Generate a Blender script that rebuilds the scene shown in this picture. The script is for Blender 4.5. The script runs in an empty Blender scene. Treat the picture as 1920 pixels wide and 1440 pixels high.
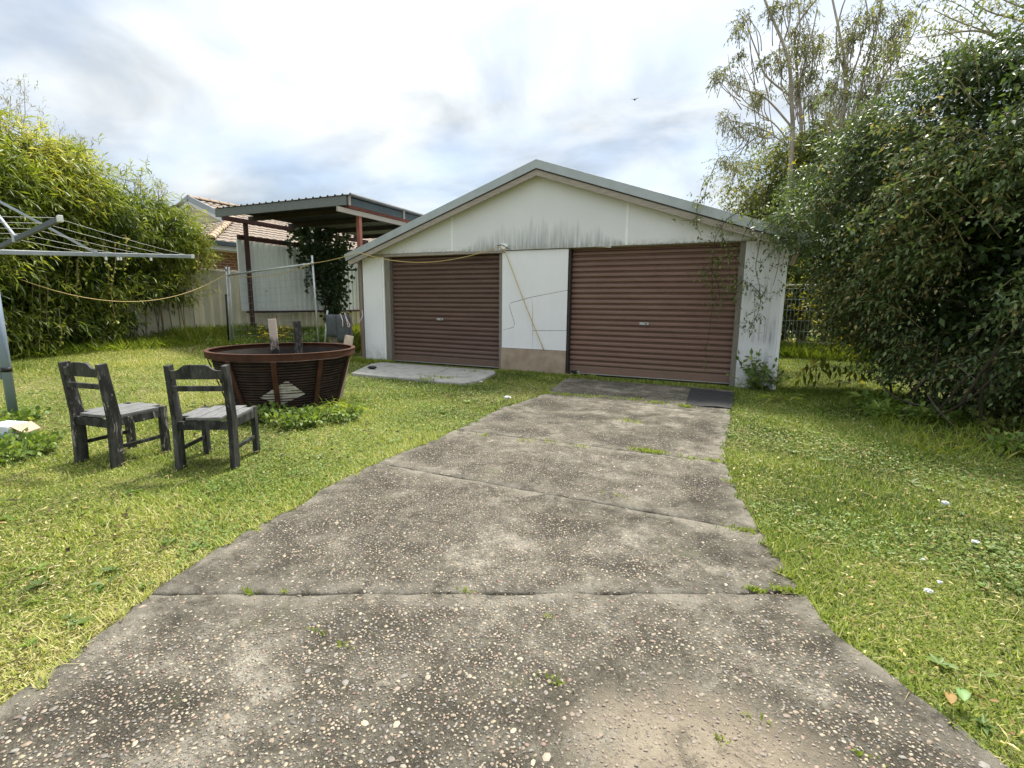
import bpy, math, random
import numpy as np
from mathutils import Vector, Matrix
from mathutils.geometry import delaunay_2d_cdt

# ------------------------------------------------------------------ camera
SC = bpy.context.scene
COL = SC.collection
FPX, YAW, PITCH, ROLL, CAMH = 930.2, 0.4289, 0.1616, 0.0099, 1.2439
_cy, _sy = math.cos(YAW), math.sin(YAW)
CF = np.array([-_sy*math.cos(PITCH), _cy*math.cos(PITCH), -math.sin(PITCH)])
_R = np.array([_cy, _sy, 0.0]); _U = np.cross(_R, CF)
CR = _R*math.cos(ROLL)+_U*math.sin(ROLL)
CU = -_R*math.sin(ROLL)+_U*math.cos(ROLL)
CAM = np.array([0, 0, CAMH])
cd = bpy.data.cameras.new('camera'); cam = bpy.data.objects.new('camera', cd); COL.objects.link(cam)
cd.sensor_width = 36; cd.sensor_fit = 'HORIZONTAL'; cd.lens = FPX/1920*36
cd.clip_start = 0.05; cd.clip_end = 2000
cam.matrix_world = Matrix(((CR[0], CU[0], -CF[0], 0), (CR[1], CU[1], -CF[1], 0), (CR[2], CU[2], -CF[2], CAMH), (0, 0, 0, 1)))
SC.camera = cam

# ------------------------------------------------------------------ sky, sun, exposure
SUN_AZ, SUN_EL = 4.0, 59.0          # degrees clockwise from +Y, above the horizon
SC.view_settings.view_transform = 'Standard'; SC.view_settings.look = 'None'
SC.view_settings.gamma = 1; SC.view_settings.use_curve_mapping = False
SC.view_settings.exposure = 1.10
world = bpy.data.worlds.new('World'); SC.world = world; world.use_nodes = True
def build_world():
    nt = world.node_tree; N = nt.nodes; L = nt.links
    bg = N['Background']
    sky = N.new('ShaderNodeTexSky'); sky.sky_type = 'NISHITA'; sky.sun_disc = False
    sky.sun_elevation = math.radians(SUN_EL); sky.sun_rotation = math.radians(SUN_AZ)
    sky.dust_density = 2.0; sky.air_density = 1.0
    tc = N.new('ShaderNodeTexCoord')
    sep = N.new('ShaderNodeSeparateXYZ'); L.new(tc.outputs['Generated'], sep.inputs[0])
    def math_(op, a, b=None):
        m = N.new('ShaderNodeMath'); m.operation = op
        for i, v in enumerate((a, b)):
            if v is None: continue
            if isinstance(v, (int, float)): m.inputs[i].default_value = v
            else: L.new(v, m.inputs[i])
        return m.outputs[0]
    z = math_('ADD', math_('MAXIMUM', sep.outputs[2], 0.0), 0.22)
    px = math_('DIVIDE', sep.outputs[0], z); py = math_('DIVIDE', sep.outputs[1], z)
    cmb = N.new('ShaderNodeCombineXYZ'); L.new(px, cmb.inputs[0]); L.new(py, cmb.inputs[1])
    mp = N.new('ShaderNodeMapping'); mp.inputs['Rotation'].default_value = (0, 0, math.radians(35)); mp.inputs['Scale'].default_value = (0.9, 1.5, 1)
    mp.inputs['Location'].default_value = (3.1, 1.7, 0)
    L.new(cmb.outputs[0], mp.inputs[0])
    n1 = N.new('ShaderNodeTexNoise'); n1.inputs['Scale'].default_value = 1.15; n1.inputs['Detail'].default_value = 5; n1.inputs['Roughness'].default_value = .5
    n1.inputs['Distortion'].default_value = .35
    L.new(mp.outputs[0], n1.inputs['Vector'])
    n2 = N.new('ShaderNodeTexNoise'); n2.inputs['Scale'].default_value = 1.7; n2.inputs['Detail'].default_value = 6; n2.inputs['Distortion'].default_value = .5
    mp2 = N.new('ShaderNodeMapping'); mp2.inputs['Location'].default_value = (9.3, 4.2, 2); L.new(cmb.outputs[0], mp2.inputs[0]); L.new(mp2.outputs[0], n2.inputs['Vector'])
    r1 = N.new('ShaderNodeValToRGB'); r1.color_ramp.elements[0].position = .30; r1.color_ramp.elements[1].position = .62
    L.new(n1.outputs['Fac'], r1.inputs[0])                      # cloud cover
    r2 = N.new('ShaderNodeValToRGB'); r2.color_ramp.elements[0].position = .36; r2.color_ramp.elements[1].position = .64
    r2.color_ramp.elements[0].color = (.31, .355, .40, 1); r2.color_ramp.elements[1].color = (.70, .71, .69, 1)
    L.new(n2.outputs['Fac'], r2.inputs[0])                      # thick and thin cloud
    # thin cloud brightens towards the sun behind it
    az, el = math.radians(SUN_AZ), math.radians(SUN_EL)
    sv = N.new('ShaderNodeVectorMath'); sv.operation = 'DOT_PRODUCT'
    nrm = N.new('ShaderNodeVectorMath'); nrm.operation = 'NORMALIZE'; L.new(tc.outputs['Generated'], nrm.inputs[0])
    L.new(nrm.outputs[0], sv.inputs[0]); sv.inputs[1].default_value = (math.sin(az)*math.cos(el), math.cos(az)*math.cos(el), math.sin(el))
    d = math_('MAXIMUM', sv.outputs['Value'], 0.0)
    glow = math_('ADD', math_('MULTIPLY', math_('POWER', d, 10.0), 0.6), math_('MULTIPLY', math_('POWER', d, 40.0), 1.4))
    up = math_('ADD', math_('MULTIPLY', math_('POWER', math_('MAXIMUM', sep.outputs[2], 0.0), 2.0), 1.5), .62)   # an overcast sky is brighter overhead
    gm = math_('MULTIPLY', math_('ADD', glow, 1.0), up)
    cl = N.new('ShaderNodeVectorMath'); cl.operation = 'SCALE'; L.new(r2.outputs[0], cl.inputs[0]); L.new(gm, cl.inputs['Scale'])
    sk = N.new('ShaderNodeVectorMath'); sk.operation = 'SCALE'; L.new(sky.outputs[0], sk.inputs[0]); sk.inputs['Scale'].default_value = 1.0
    # background strength is 0.1: cloud radiance is given in units of ten
    cl10 = N.new('ShaderNodeVectorMath'); cl10.operation = 'SCALE'; L.new(cl.outputs[0], cl10.inputs[0]); cl10.inputs['Scale'].default_value = 10.0
    mix = N.new('ShaderNodeMix'); mix.data_type = 'RGBA'
    cov = math_('ADD', math_('MULTIPLY', r1.outputs[0], 0.70), 0.26)
    L.new(cov, mix.inputs['Factor']); L.new(sk.outputs[0], mix.inputs['A']); L.new(cl10.outputs[0], mix.inputs['B'])
    L.new(mix.outputs['Result'], bg.inputs['Color']); bg.inputs['Strength'].default_value = 0.1
build_world()
sd = bpy.data.lights.new('sun', 'SUN'); sun = bpy.data.objects.new('sun', sd); COL.objects.link(sun)
sd.energy = 3.2; sd.angle = math.radians(7); sd.color = (1, .95, .84)
_az, _el = math.radians(SUN_AZ), math.radians(SUN_EL)
SUNV = Vector((math.sin(_az)*math.cos(_el), math.cos(_az)*math.cos(_el), math.sin(_el)))
sun.rotation_euler = SUNV.to_track_quat('Z', 'Y').to_euler(); sun.location = SUNV*60

# ------------------------------------------------------------------ pixel -> place
def ray(px, py): return CF+CR*(px-960)/FPX+CU*(720-py)/FPX
def gp(px, py, z=0.0):
    v = ray(px, py); return CAM+v*((z-CAMH)/v[2])
def ypl(px, py, Y):
    v = ray(px, py); return CAM+v*(Y/v[1])
def xpl(px, py, X):
    v = ray(px, py); return CAM+v*(X/v[0])

# ------------------------------------------------------------------ materials
class NT:
    def __init__(s, name):
        s.m = bpy.data.materials.new(name); s.m.use_nodes = True
        s.t = s.m.node_tree; s.N = s.t.nodes; s.L = s.t.links; s.b = s.N['Principled BSDF']; s.out = s.N['Material Output']
    def n(s, t, **kw):
        x = s.N.new(t)
        for k, v in kw.items(): setattr(x, k, v)
        return x
    def put(s, sock, v):
        if hasattr(v, 'is_output') or isinstance(v, bpy.types.NodeSocket): s.L.new(v, sock)
        else:
            try: sock.default_value = v
            except Exception: sock.default_value = (*v, 1)
    def math(s, op, a, b=0.0, clamp=False):
        m = s.n('ShaderNodeMath', operation=op); m.use_clamp = clamp; s.put(m.inputs[0], a); s.put(m.inputs[1], b); return m.outputs[0]
    def pos(s): return s.n('ShaderNodeNewGeometry').outputs['Position']
    def obj(s): return s.n('ShaderNodeTexCoord').outputs['Object']
    def map(s, v, scale=(1, 1, 1), loc=(0, 0, 0), rot=(0, 0, 0)):
        m = s.n('ShaderNodeMapping'); s.L.new(v, m.inputs[0]); m.inputs['Scale'].default_value = scale; m.inputs['Location'].default_value = loc; m.inputs['Rotation'].default_value = rot
        return m.outputs[0]
    def noise(s, v, scale=5, detail=4, rough=.5, dist=0.0):
        n = s.n('ShaderNodeTexNoise'); s.L.new(v, n.inputs['Vector']); n.inputs['Scale'].default_value = scale; n.inputs['Detail'].default_value = detail
        n.inputs['Roughness'].default_value = rough; n.inputs['Distortion'].default_value = dist; return n.outputs['Fac']
    def ramp(s, f, stops, interp='LINEAR'):
        r = s.n('ShaderNodeValToRGB'); r.color_ramp.interpolation = interp; e = r.color_ramp.elements
        while len(e) < len(stops): e.new(.5)
        for i, (p, c) in enumerate(stops):
            e[i].position = p; e[i].color = (c, c, c, 1) if isinstance(c, (int, float)) else (*c, 1)
        s.L.new(f, r.inputs[0]); return r.outputs[0]
    def mix(s, f, a, b, blend='MIX'):
        m = s.n('ShaderNodeMix', data_type='RGBA', blend_type=blend); s.put(m.inputs['Factor'], f); s.put(m.inputs['A'], a); s.put(m.inputs['B'], b); return m.outputs['Result']
    def sep(s, v):
        x = s.n('ShaderNodeSeparateXYZ'); s.L.new(v, x.inputs[0]); return x.outputs
    def attr(s, name):
        a = s.n('ShaderNodeAttribute'); a.attribute_name = name; return a.outputs
    def bump(s, h, strength=.3, dist=.01):
        b = s.n('ShaderNodeBump'); s.L.new(h, b.inputs['Height']); b.inputs['Strength'].default_value = strength; b.inputs['Distance'].default_value = dist
        s.L.new(b.outputs[0], s.b.inputs['Normal'])
    def fin(s, col=None, rough=.7, metal=0.0, spec=.4):
        if col is not None: s.put(s.b.inputs['Base Color'], col)
        s.put(s.b.inputs['Roughness'], rough); s.put(s.b.inputs['Metallic'], metal)
        s.b.inputs['Specular IOR Level'].default_value = spec
        return s.m

def pm(name, c1, c2, scale=6, rough=.7, metal=0.0, bump=.2, bscale=40, stretch=(1, 1, 1), lo=.35, hi=.65, spec=.35, bdist=.004):
    t = NT(name); v = t.map(t.obj(), stretch)
    f = t.ramp(t.noise(v, scale, 6, .6), [(lo, 0), (hi, 1)])
    col = t.mix(f, c1, c2)
    t.bump(t.noise(v, bscale, 4, .6), bump, bdist)
    return t.fin(col, rough, metal, spec)

M = {}
def materials():
    # --- painted fibre-cement with run-down mould
    def fibro(name, base, streak):
        t = NT(name); p = t.pos(); x, y, z = t.sep(p)
        g = t.noise(p, 1.3, 5, .55); col = t.mix(t.ramp(g, [(.3, 0), (.7, 1)]), base, tuple(c*.93 for c in base))
        fine = t.noise(p, 60, 3, .6); col = t.mix(t.math('MULTIPLY', fine, .12), col, tuple(c*.7 for c in base))
        if streak == 'gable':
            # streak length by column: noise in x only
            cx = t.n('ShaderNodeCombineXYZ'); t.L.new(x, cx.inputs[0])
            col_n = t.noise(cx.outputs[0], 5, 8, .82)
            env = t.math('SUBTRACT', 1.0, t.math('POWER', t.math('ABSOLUTE', t.math('DIVIDE', t.math('SUBTRACT', x, -3.35), 1.55)), 2.2), True)
            hgt = t.math('MULTIPLY', t.math('MULTIPLY', t.ramp(col_n, [(.32, .08), (.70, 1)]), env), .82)
            d = t.math('SUBTRACT', z, 2.2)
            a = t.math('SUBTRACT', 1.0, t.math('DIVIDE', d, t.math('ADD', hgt, .02)), True)
            fineS = t.noise(t.map(p, (38, 1, 1.6)), 1, 7, .72)
            a = t.math('MULTIPLY', a, t.ramp(fineS, [(.40, .05), (.66, 1)]))
            a = t.math('MULTIPLY', t.math('POWER', a, .75), .85)
            col = t.mix(a, col, (.17, .185, .19))
            low = t.math('MULTIPLY', t.math('SUBTRACT', 1.0, t.math('DIVIDE', d, .10), True), t.ramp(t.noise(p, 18, 4, .7), [(.4, 0), (.6, .75)]))
            low = t.math('MULTIPLY', low, t.ramp(x, [(0, 0), (1, 1)]) if False else 1.0)
            col = t.mix(t.math('MULTIPLY', low, .7), col, (.33, .31, .24))
        else:
            s1 = t.noise(t.map(p, (26, 1, 1.6), rot=(0, 0.10, 0)), 1, 5, .65)
            big = t.ramp(t.noise(p, 2.2, 3), [(.42, 0), (.62, 1)])
            a = t.math('MULTIPLY', t.math('MULTIPLY', t.ramp(s1, [(.44, 0), (.62, 1)]), big), .75 if streak == 'pier' else .05)
            col = t.mix(a, col, (.20, .22, .24))
            base_d = t.math('MULTIPLY', t.math('SUBTRACT', 1.0, t.math('DIVIDE', z, .38), True), t.ramp(t.noise(p, 9, 4, .7), [(.35, .1), (.65, 1)]))
            col = t.mix(t.math('MULTIPLY', base_d, .62), col, (.22, .23, .17))
        t.bump(t.noise(p, 120, 3, .6), .12, .002)
        return t.fin(col, .72, 0, .3)
    M['fibro_gable'] = fibro('painted fibro gable', (.80, .79, .80), 'gable')
    M['fibro_pier'] = fibro('painted fibro pier', (.84, .83, .85), 'pier')
    M['fibro'] = fibro('painted fibro', (.88, .87, .885), 'plain')
    M['fascia'] = pm('grey painted fascia', (.21, .225, .225), (.15, .16, .16), 4, .8, bump=.3, stretch=(3, 20, 20))
    M['dark_jamb'] = pm('shade dark brown', (.055, .042, .036), (.035, .028, .024), 5, .8)  # shade on the door jamb and under the carport is put into this brown
    M['white_trim'] = pm('white painted trim', (.93, .93, .92), (.85, .85, .84), 8, .55)
    M['wood_grey'] = pm('weathered grey timber', (.30, .265, .22), (.19, .165, .135), 3, .85, bump=.4, stretch=(1.5, 30, 30))
    M['wood_grey_x'] = pm('weathered timber board', (.42, .37, .315), (.29, .25, .21), 3, .85, bump=.4, stretch=(2, 30, 30))
    M['jamb'] = pm('timber jamb', (.27, .245, .205), (.17, .155, .13), 3, .85, bump=.3, stretch=(30, 30, 2))
    M['ply'] = pm('bare fibro patch', (.46, .36, .27), (.30, .225, .16), 5, .85, bump=.25, lo=.3, hi=.7)
    M['capping'] = pm('blue grey steel capping', (.43, .46, .47), (.37, .40, .41), 5, .45, .2, bump=.05, spec=.5)
    M['old_roofing'] = pm('dull weathered roofing', (.20, .205, .21), (.13, .13, .13), 4, .75, .0, bump=.1)
    M['roofing'] = pm('grey steel roofing', (.38, .42, .44), (.32, .36, .38), 4, .45, .3, bump=.05)
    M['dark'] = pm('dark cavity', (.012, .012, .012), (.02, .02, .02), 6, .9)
    # --- roller door
    def door(name, c):
        t = NT(name); p = t.pos(); n = t.noise(t.map(p, (1.2, 1, 5)), 1.4, 5, .6)
        col = t.mix(t.ramp(n, [(.3, 0), (.7, 1)]), c, tuple(k*.78 for k in c))
        sp = t.ramp(t.noise(p, 55, 2, .5), [(.70, 0), (.76, 1)])
        col = t.mix(t.math('MULTIPLY', sp, .35), col, (.42, .32, .25))
        x, y, z = t.sep(p)
        dirt = t.math('MULTIPLY', t.math('SUBTRACT', 1.0, t.math('DIVIDE', z, .5), True), t.noise(p, 7, 4, .7))
        col = t.mix(t.math('MULTIPLY', dirt, .6), col, (.25, .19, .14))
        t.bump(t.noise(p, 30, 3), .06, .003)
        return t.fin(col, t.ramp(n, [(.3, .42), (.7, .58)]), 0, .45)
    M['door_a'] = door('dark brown door steel', (.150, .085, .068))
    M['door_b'] = door('brown door steel', (.225, .128, .095))
    M['galv'] = pm('galvanised steel', (.50, .53, .55), (.40, .43, .45), 9, .38, .75, bump=.06)
    M['galv_pale'] = pm('dull galvanised pipe', (.55, .57, .56), (.38, .40, .40), 7, .5, .4, bump=.08)
    M['hoist_blue'] = pm('blue grey painted steel', (.26, .315, .39), (.21, .26, .32), 4, .42, .2, bump=.05)
    M['hoist_dark'] = pm('dark green grey painted steel', (.060, .080, .088), (.045, .06, .066), 4, .45, .0, bump=.05)
    M['white_plastic'] = pm('white plastic', (.75, .75, .72), (.62, .62, .58), 8, .5)
    M['black_plastic'] = pm('black plastic', (.012, .012, .013), (.02, .02, .02), 8, .45)
    M['wire'] = pm('white coated wire', (.55, .55, .51), (.45, .45, .41), 8, .5)
    M['fence'] = pm('beige steel fence sheet', (.66, .60, .46), (.58, .53, .41), 1.4, .5, .0, bump=.04, spec=.4)
    M['fence_trim'] = pm('beige fence rail', (.60, .55, .44), (.52, .48, .38), 2, .5, bump=.04)
    def sheet():
        t = NT('old white corrugated sheet'); p = t.pos(); s = t.noise(t.map(p, (9, 9, .8)), 1, 5, .6)
        col = t.mix(t.ramp(s, [(.35, 0), (.7, 1)]), (.90, .93, .93), (.78, .82, .82))
        r = t.ramp(t.noise(p, 5, 4, .7), [(.66, 0), (.74, .6)]); col = t.mix(r, col, (.28, .20, .14))
        return t.fin(col, .55, .15, .4)
    M['sheet'] = sheet()
    M['rust_red'] = pm('red oxide steel', (.070, .024, .020), (.040, .016, .014), 5, .7, .1, bump=.3)
    M['rust_lit'] = pm('lit red oxide steel', (.36, .13, .09), (.22, .08, .06), 4, .75, bump=.3)  # lighter copy of the red oxide, with the light on it put into colour
    def rust():
        t = NT('brown rust'); p = t.obj(); n = t.noise(p, 7, 6, .65); n2 = t.noise(p, 38, 4, .6)
        col = t.ramp(n, [(.28, (.032, .017, .013)), (.5, (.080, .032, .019)), (.72, (.125, .054, .030))])
        col = t.mix(t.math('MULTIPLY', n2, .5), col, (.07, .035, .022)); t.bump(n2, .5, .003)
        return t.fin(col, .85, .15, .25)
    M['rust'] = rust()
    M['char'] = pm('charred rusty hoops', (.030, .020, .017), (.075, .045, .033), 9, .85, .1, bump=.4)
    M['soot'] = pm('sooty lining', (.018, .016, .014), (.035, .029, .024), 5, .92, bump=.4)
    M['pale_board'] = pm('pale board', (.62, .58, .54), (.42, .37, .33), 8, .85, bump=.2, stretch=(1, 1, 6))
    # --- old painted chair timber
    def chair(name, c, bare, amt):
        t = NT(name); p = t.obj(); g = t.noise(t.map(p, (9, 9, 2.4)), 3.2, 6, .7, .6)
        peel = t.ramp(g, [(amt, 0), (amt+.05, 1)])
        n = t.noise(t.map(p, (6, 6, 1.5)), 2.2, 6, .65); col = t.mix(t.ramp(n, [(.44, 0), (.72, .9)]), c, (.115, .113, .105)); col = t.mix(peel, col, bare)
        t.bump(g, .5, .003); return t.fin(col, .7, 0, .25)
    M['chair_worn'] = chair('flaking charcoal paint', (.020, .020, .019), (.27, .25, .21), .57)
    M['chair_dark'] = chair('charcoal paint', (.017, .0175, .017), (.20, .19, .17), .66)
    M['chair_seat'] = pm('grey weathered chair slats', (.21, .21, .21), (.06, .06, .06), 4, .65, bump=.4, stretch=(26, 3, 26), lo=.3, hi=.75, spec=.5)
    M['plank_pale'] = pm('pale sawn timber', (.58, .47, .36), (.42, .33, .25), 4, .8, bump=.3, stretch=(12, 12, 1.5))
    def halfchar():
        t = NT('part charred timber'); p = t.pos(); z = t.sep(p)[2]; n = t.noise(p, 9, 4, .7)
        f = t.ramp(t.math('ADD', z, t.math('MULTIPLY', t.math('SUBTRACT', n, .5), .55)), [(.66, 1), (.80, 0)])
        col = t.mix(f, t.mix(n, (.60, .50, .43), (.46, .36, .29)), (.022, .020, .019)); t.bump(n, .4, .004); return t.fin(col, .85, 0, .25)
    M['plank_half'] = halfchar()
    M['plank_char'] = pm('charred timber', (.028, .026, .024), (.19, .165, .14), 6, .9, bump=.5, stretch=(8, 8, 2), lo=.45, hi=.8)
    M['cord'] = pm('yellow cord', (.62, .46, .19), (.50, .36, .14), 20, .6)
    M['cushion'] = pm('grey woven cushion fabric', (.115, .125, .135), (.080, .088, .096), 14, .95, bump=.5, bscale=300, spec=.2)
    M['hessian'] = pm('brown underside cloth', (.25, .205, .16), (.18, .15, .12), 8, .95, bump=.3)
    M['strap'] = pm('pink and white strap', (.72, .45, .45), (.78, .74, .70), 22, .8, lo=.48, hi=.52)
    M['rubber'] = pm('black rubber mat', (.018, .0185, .019), (.040, .042, .042), 14, .85, bump=.6, bscale=60, lo=.4, hi=.8)
    M['card'] = pm('white printed box', (.74, .77, .80), (.66, .69, .72), 8, .6)
    M['card_blue'] = pm('pale blue print', (.22, .50, .62), (.42, .62, .70), 16, .6)
    M['card_brown'] = pm('torn brown cardboard', (.48, .35, .25), (.40, .28, .2), 8, .85)
    M['straw'] = pm('dry straw', (.50, .43, .22), (.38, .31, .15), 4, .8)
    M['paper'] = pm('dirty white paper', (.72, .73, .72), (.5, .5, .48), 30, .85, bump=.5)
    M['bark_pale'] = pm('pale gum bark', (.42, .37, .32), (.27, .22, .185), 2, .8, bump=.3, stretch=(6, 6, 1))
    M['bark_dark'] = pm('dark twig bark', (.050, .038, .028), (.09, .072, .052), 7, .9, bump=.4)
    M['bark_cane'] = pm('cane stems', (.22, .19, .085), (.14, .115, .055), 6, .7)
    M['bark_dry'] = pm('dry brown vine stems', (.30, .24, .15), (.20, .155, .10), 6, .85)
    # --- neighbour
    def tile():
        t = NT('weathered terracotta tiles'); p = t.pos(); n = t.noise(p, 3.2, 5, .7); n2 = t.noise(p, 16, 4, .6)
        col = t.ramp(n, [(.3, (.23, .185, .15)), (.55, (.33, .26, .205)), (.75, (.24, .215, .19))]); col = t.mix(t.ramp(n2, [(.5, 0), (.62, .8)]), col, (.10, .092, .085))
        return t.fin(col, .85, 0, .25)
    M['tile'] = tile()
    M['ridge'] = pm('orange ridge tile', (.40, .285, .20), (.33, .25, .18), 3, .85)
    M['cream'] = pm('cream weatherboard', (.60, .55, .40), (.55, .50, .37), 2, .6)
    M['barge'] = pm('grey barge board', (.33, .36, .40), (.29, .32, .36), 2, .5)
    M['soffit'] = pm('white soffit', (.66, .67, .67), (.58, .59, .59), 2, .6)
    def brick():
        t = NT('orange brick'); _p = t.sep(t.pos()); _c = t.n('ShaderNodeCombineXYZ'); t.L.new(t.math('ADD', _p[1], _p[0]), _c.inputs[0]); t.L.new(_p[2], _c.inputs[1]); v = _c.outputs[0]; b = t.n('ShaderNodeTexBrick'); t.L.new(v, b.inputs['Vector'])
        b.inputs['Color1'].default_value = (.30, .12, .06, 1); b.inputs['Color2'].default_value = (.20, .08, .045, 1); b.inputs['Mortar'].default_value = (.35, .30, .25, 1)
        b.inputs['Scale'].default_value = 1; b.inputs['Brick Width'].default_value = .24; b.inputs['Row Height'].default_value = .086; b.inputs['Mortar Size'].default_value = .01
        return t.fin(b.outputs['Color'], .9, 0, .2)
    M['brick'] = brick()
    # --- ground
    def soil():
        t = NT('lawn soil and thatch'); p = t.pos(); big = t.noise(p, .55, 4, .6); fine = t.noise(p, 55, 5, .7); mid = t.noise(p, 4.5, 5, .65)
        x = t.sep(p)[0]
        g = t.ramp(fine, [(.30, (.030, .036, .010)), (.48, (.105, .125, .026)), (.64, (.22, .235, .065)), (.78, (.34, .33, .14))])
        straw = t.ramp(fine, [(.30, (.06, .05, .025)), (.5, (.20, .165, .08)), (.75, (.40, .35, .20))])
        f = t.math('MULTIPLY', t.ramp(mid, [(.42, 0), (.66, .85)]), t.ramp(big, [(.35, .25), (.6, 1)]))
        col = t.mix(f, g, straw); t.bump(fine, .8, .02); return t.fin(col, .95, 0, .15)
    M['soil'] = soil()
    def concrete(name, old):
        t = NT(name); p = t.pos(); big = t.noise(p, 1.6, 8, .68, .5); mid = t.noise(p, 6.5, 8, .75, .4); fine = t.noise(p, 70, 5, .75); spk = t.noise(p, 190, 3, .7)
        if old:
            e = t.attr('edge')[2]
            pat = t.math('ADD', t.math('MULTIPLY', big, .58), t.math('MULTIPLY', mid, .42))
            col = t.ramp(pat, [(.37, (.038, .033, .024)), (.455, (.078, .069, .052)), (.535, (.160, .144, .112)), (.63, (.38, .345, .28))])
            col = t.mix(t.math('MULTIPLY', t.ramp(fine, [(.33, 1), (.55, 0)]), .75), col, (.028, .024, .018))
            col = t.mix(t.math('MULTIPLY', t.ramp(spk, [(.55, 0), (.72, 1)]), .45), col, (.42, .39, .33))
            # pale trowelled margins along the edges and joints
            col = t.mix(t.math('MULTIPLY', e, t.ramp(mid, [(.40, .05), (.6, .9)])), col, t.mix(fine, (.30, .275, .225), (.20, .18, .145)))
            # drifted sand
            x, y, z = t.sep(p)
            dd = t.math('ADD', t.math('POWER', t.math('DIVIDE', t.math('SUBTRACT', x, .02), .40), 2.0), t.math('POWER', t.math('DIVIDE', t.math('SUBTRACT', y, 1.28), .30), 2.0))
            sand = t.math('SUBTRACT', 1.2, t.math('ADD', dd, t.math('MULTIPLY', t.math('SUBTRACT', mid, .5), 4.5)), True)
            sand = t.math('MULTIPLY', sand, t.ramp(mid, [(.36, .35), (.52, 1)]))
            col = t.mix(t.math('MULTIPLY', sand, .68), col, t.mix(fine, (.46, .385, .285), (.33, .27, .195)))
            gr = t.ramp(t.noise(p, 2.7, 5, .7), [(.60, 0), (.72, .45)]); col = t.mix(gr, col, (.10, .115, .045))
        else:
            col = t.ramp(mid, [(.3, (.27, .26, .235)), (.5, (.40, .385, .35)), (.7, (.50, .485, .44))]); col = t.mix(t.ramp(big, [(.55, 0), (.68, .7)]), col, (.13, .125, .115))
            col = t.mix(t.math('MULTIPLY', fine, .35), col, (.2, .19, .16))
        t.bump(t.math('ADD', fine, t.math('MULTIPLY', spk, .6)), 1.0, .010)
        return t.fin(col, .92, 0, .2)
    M['drive'] = concrete('worn aggregate concrete', True)
    M['apron'] = concrete('pale concrete', False)
    def pebble():
        t = NT('river pebbles'); r = t.attr('rnd')[2]; p = t.pos()
        col = t.ramp(r, [(0, (.10, .095, .088)), (.12, (.23, .21, .185)), (.24, (.15, .105, .085)), (.36, (.34, .265, .18)), (.48, (.27, .205, .155)), (.60, (.40, .33, .22)), (.72, (.22, .21, .20)), (.84, (.50, .43, .31)), (.95, (.34, .26, .20)), (1, (.26, .14, .115))])
        col = t.mix(t.math('MULTIPLY', t.noise(p, 90, 4, .7), .5), col, (.11, .095, .075))
        x, y, z = t.sep(p)
        dd = t.math('ADD', t.math('POWER', t.math('DIVIDE', t.math('SUBTRACT', x, -.05), .46), 2.0), t.math('POWER', t.math('DIVIDE', t.math('SUBTRACT', y, 1.30), .36), 2.0))
        col = t.mix(t.math('MULTIPLY', t.math('SUBTRACT', 1.2, dd, True), .65), col, (.20, .155, .125))
        return t.fin(col, .6, 0, .4)
    M['pebble'] = pebble()
    # --- leaves: colour by leaf, light passes through
    def leaf(name, stops, trans=.35, rough=.5, spec=.35, tcol=1.25):
        t = NT(name); r = t.attr('rnd')[2]; col = t.ramp(r, stops)
        t.fin(col, rough, 0, spec)
        tr = t.n('ShaderNodeBsdfTranslucent'); tc = t.n('ShaderNodeVectorMath', operation='MULTIPLY'); t.L.new(col, tc.inputs[0]); tc.inputs[1].default_value = (tcol*1.15, tcol*1.1, tcol*.55)
        t.L.new(tc.outputs[0], tr.inputs['Color'])
        mx = t.n('ShaderNodeMixShader'); mx.inputs[0].default_value = trans
        t.L.new(t.b.outputs[0], mx.inputs[1]); t.L.new(tr.outputs[0], mx.inputs[2]); t.L.new(mx.outputs[0], t.out.inputs[0])
        return t.m
    M['grass'] = leaf('mown grass', [(0, (.045, .072, .012)), (.22, (.095, .150, .021)), (.45, (.180, .250, .034)), (.65, (.29, .345, .055)), (.82, (.42, .43, .12)), (1, (.50, .46, .22))], .30, .6, .25)
    M['longgrass'] = leaf('long grass', [(0, (.09, .14, .022)), (.5, (.21, .29, .045)), (.8, (.34, .40, .075)), (1, (.46, .43, .18))], .4, .5, .3)
    M['clover'] = leaf('broad weeds', [(0, (.055, .10, .02)), (.5, (.14, .22, .042)), (.85, (.25, .34, .07)), (1, (.36, .42, .12))], .35, .5, .35)
    M['bamboo'] = leaf('bamboo leaves', [(0, (.045, .075, .014)), (.3, (.105, .155, .024)), (.6, (.215, .275, .040)), (.85, (.36, .39, .070)), (1, (.48, .45, .14))], .40, .42, .4)
    M['feather'] = leaf('dry bamboo tips', [(0, (.15, .14, .10)), (.6, (.25, .24, .17)), (1, (.33, .32, .20))], .35, .6, .3)
    M['hedge'] = leaf('hedge leaves', [(0, (.028, .050, .018)), (.35, (.068, .112, .034)), (.7, (.125, .185, .060)), (.92, (.20, .26, .095)), (.985, (.29, .32, .12)), (1, (.36, .28, .12))], .30, .42, .45)
    M['backtree'] = leaf('fine olive green leaves', [(0, (.06, .08, .022)), (.4, (.13, .16, .042)), (.75, (.22, .25, .062)), (1, (.36, .35, .09))], .42, .45, .35)
    M['hedge_y'] = leaf('yellow green leaves', [(0, (.075, .095, .016)), (.5, (.19, .20, .025)), (.85, (.33, .30, .035)), (1, (.42, .32, .06))], .5, .45, .35)
    M['gum'] = leaf('gum leaves', [(0, (.07, .085, .038)), (.5, (.135, .155, .065)), (.9, (.23, .24, .09)), (1, (.33, .31, .07))], .35, .45, .4)
    M['ivy'] = leaf('ivy leaves', [(0, (.014, .028, .010)), (.5, (.034, .062, .019)), (.8, (.075, .12, .034)), (1, (.19, .25, .05))], .22, .4, .4)
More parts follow.
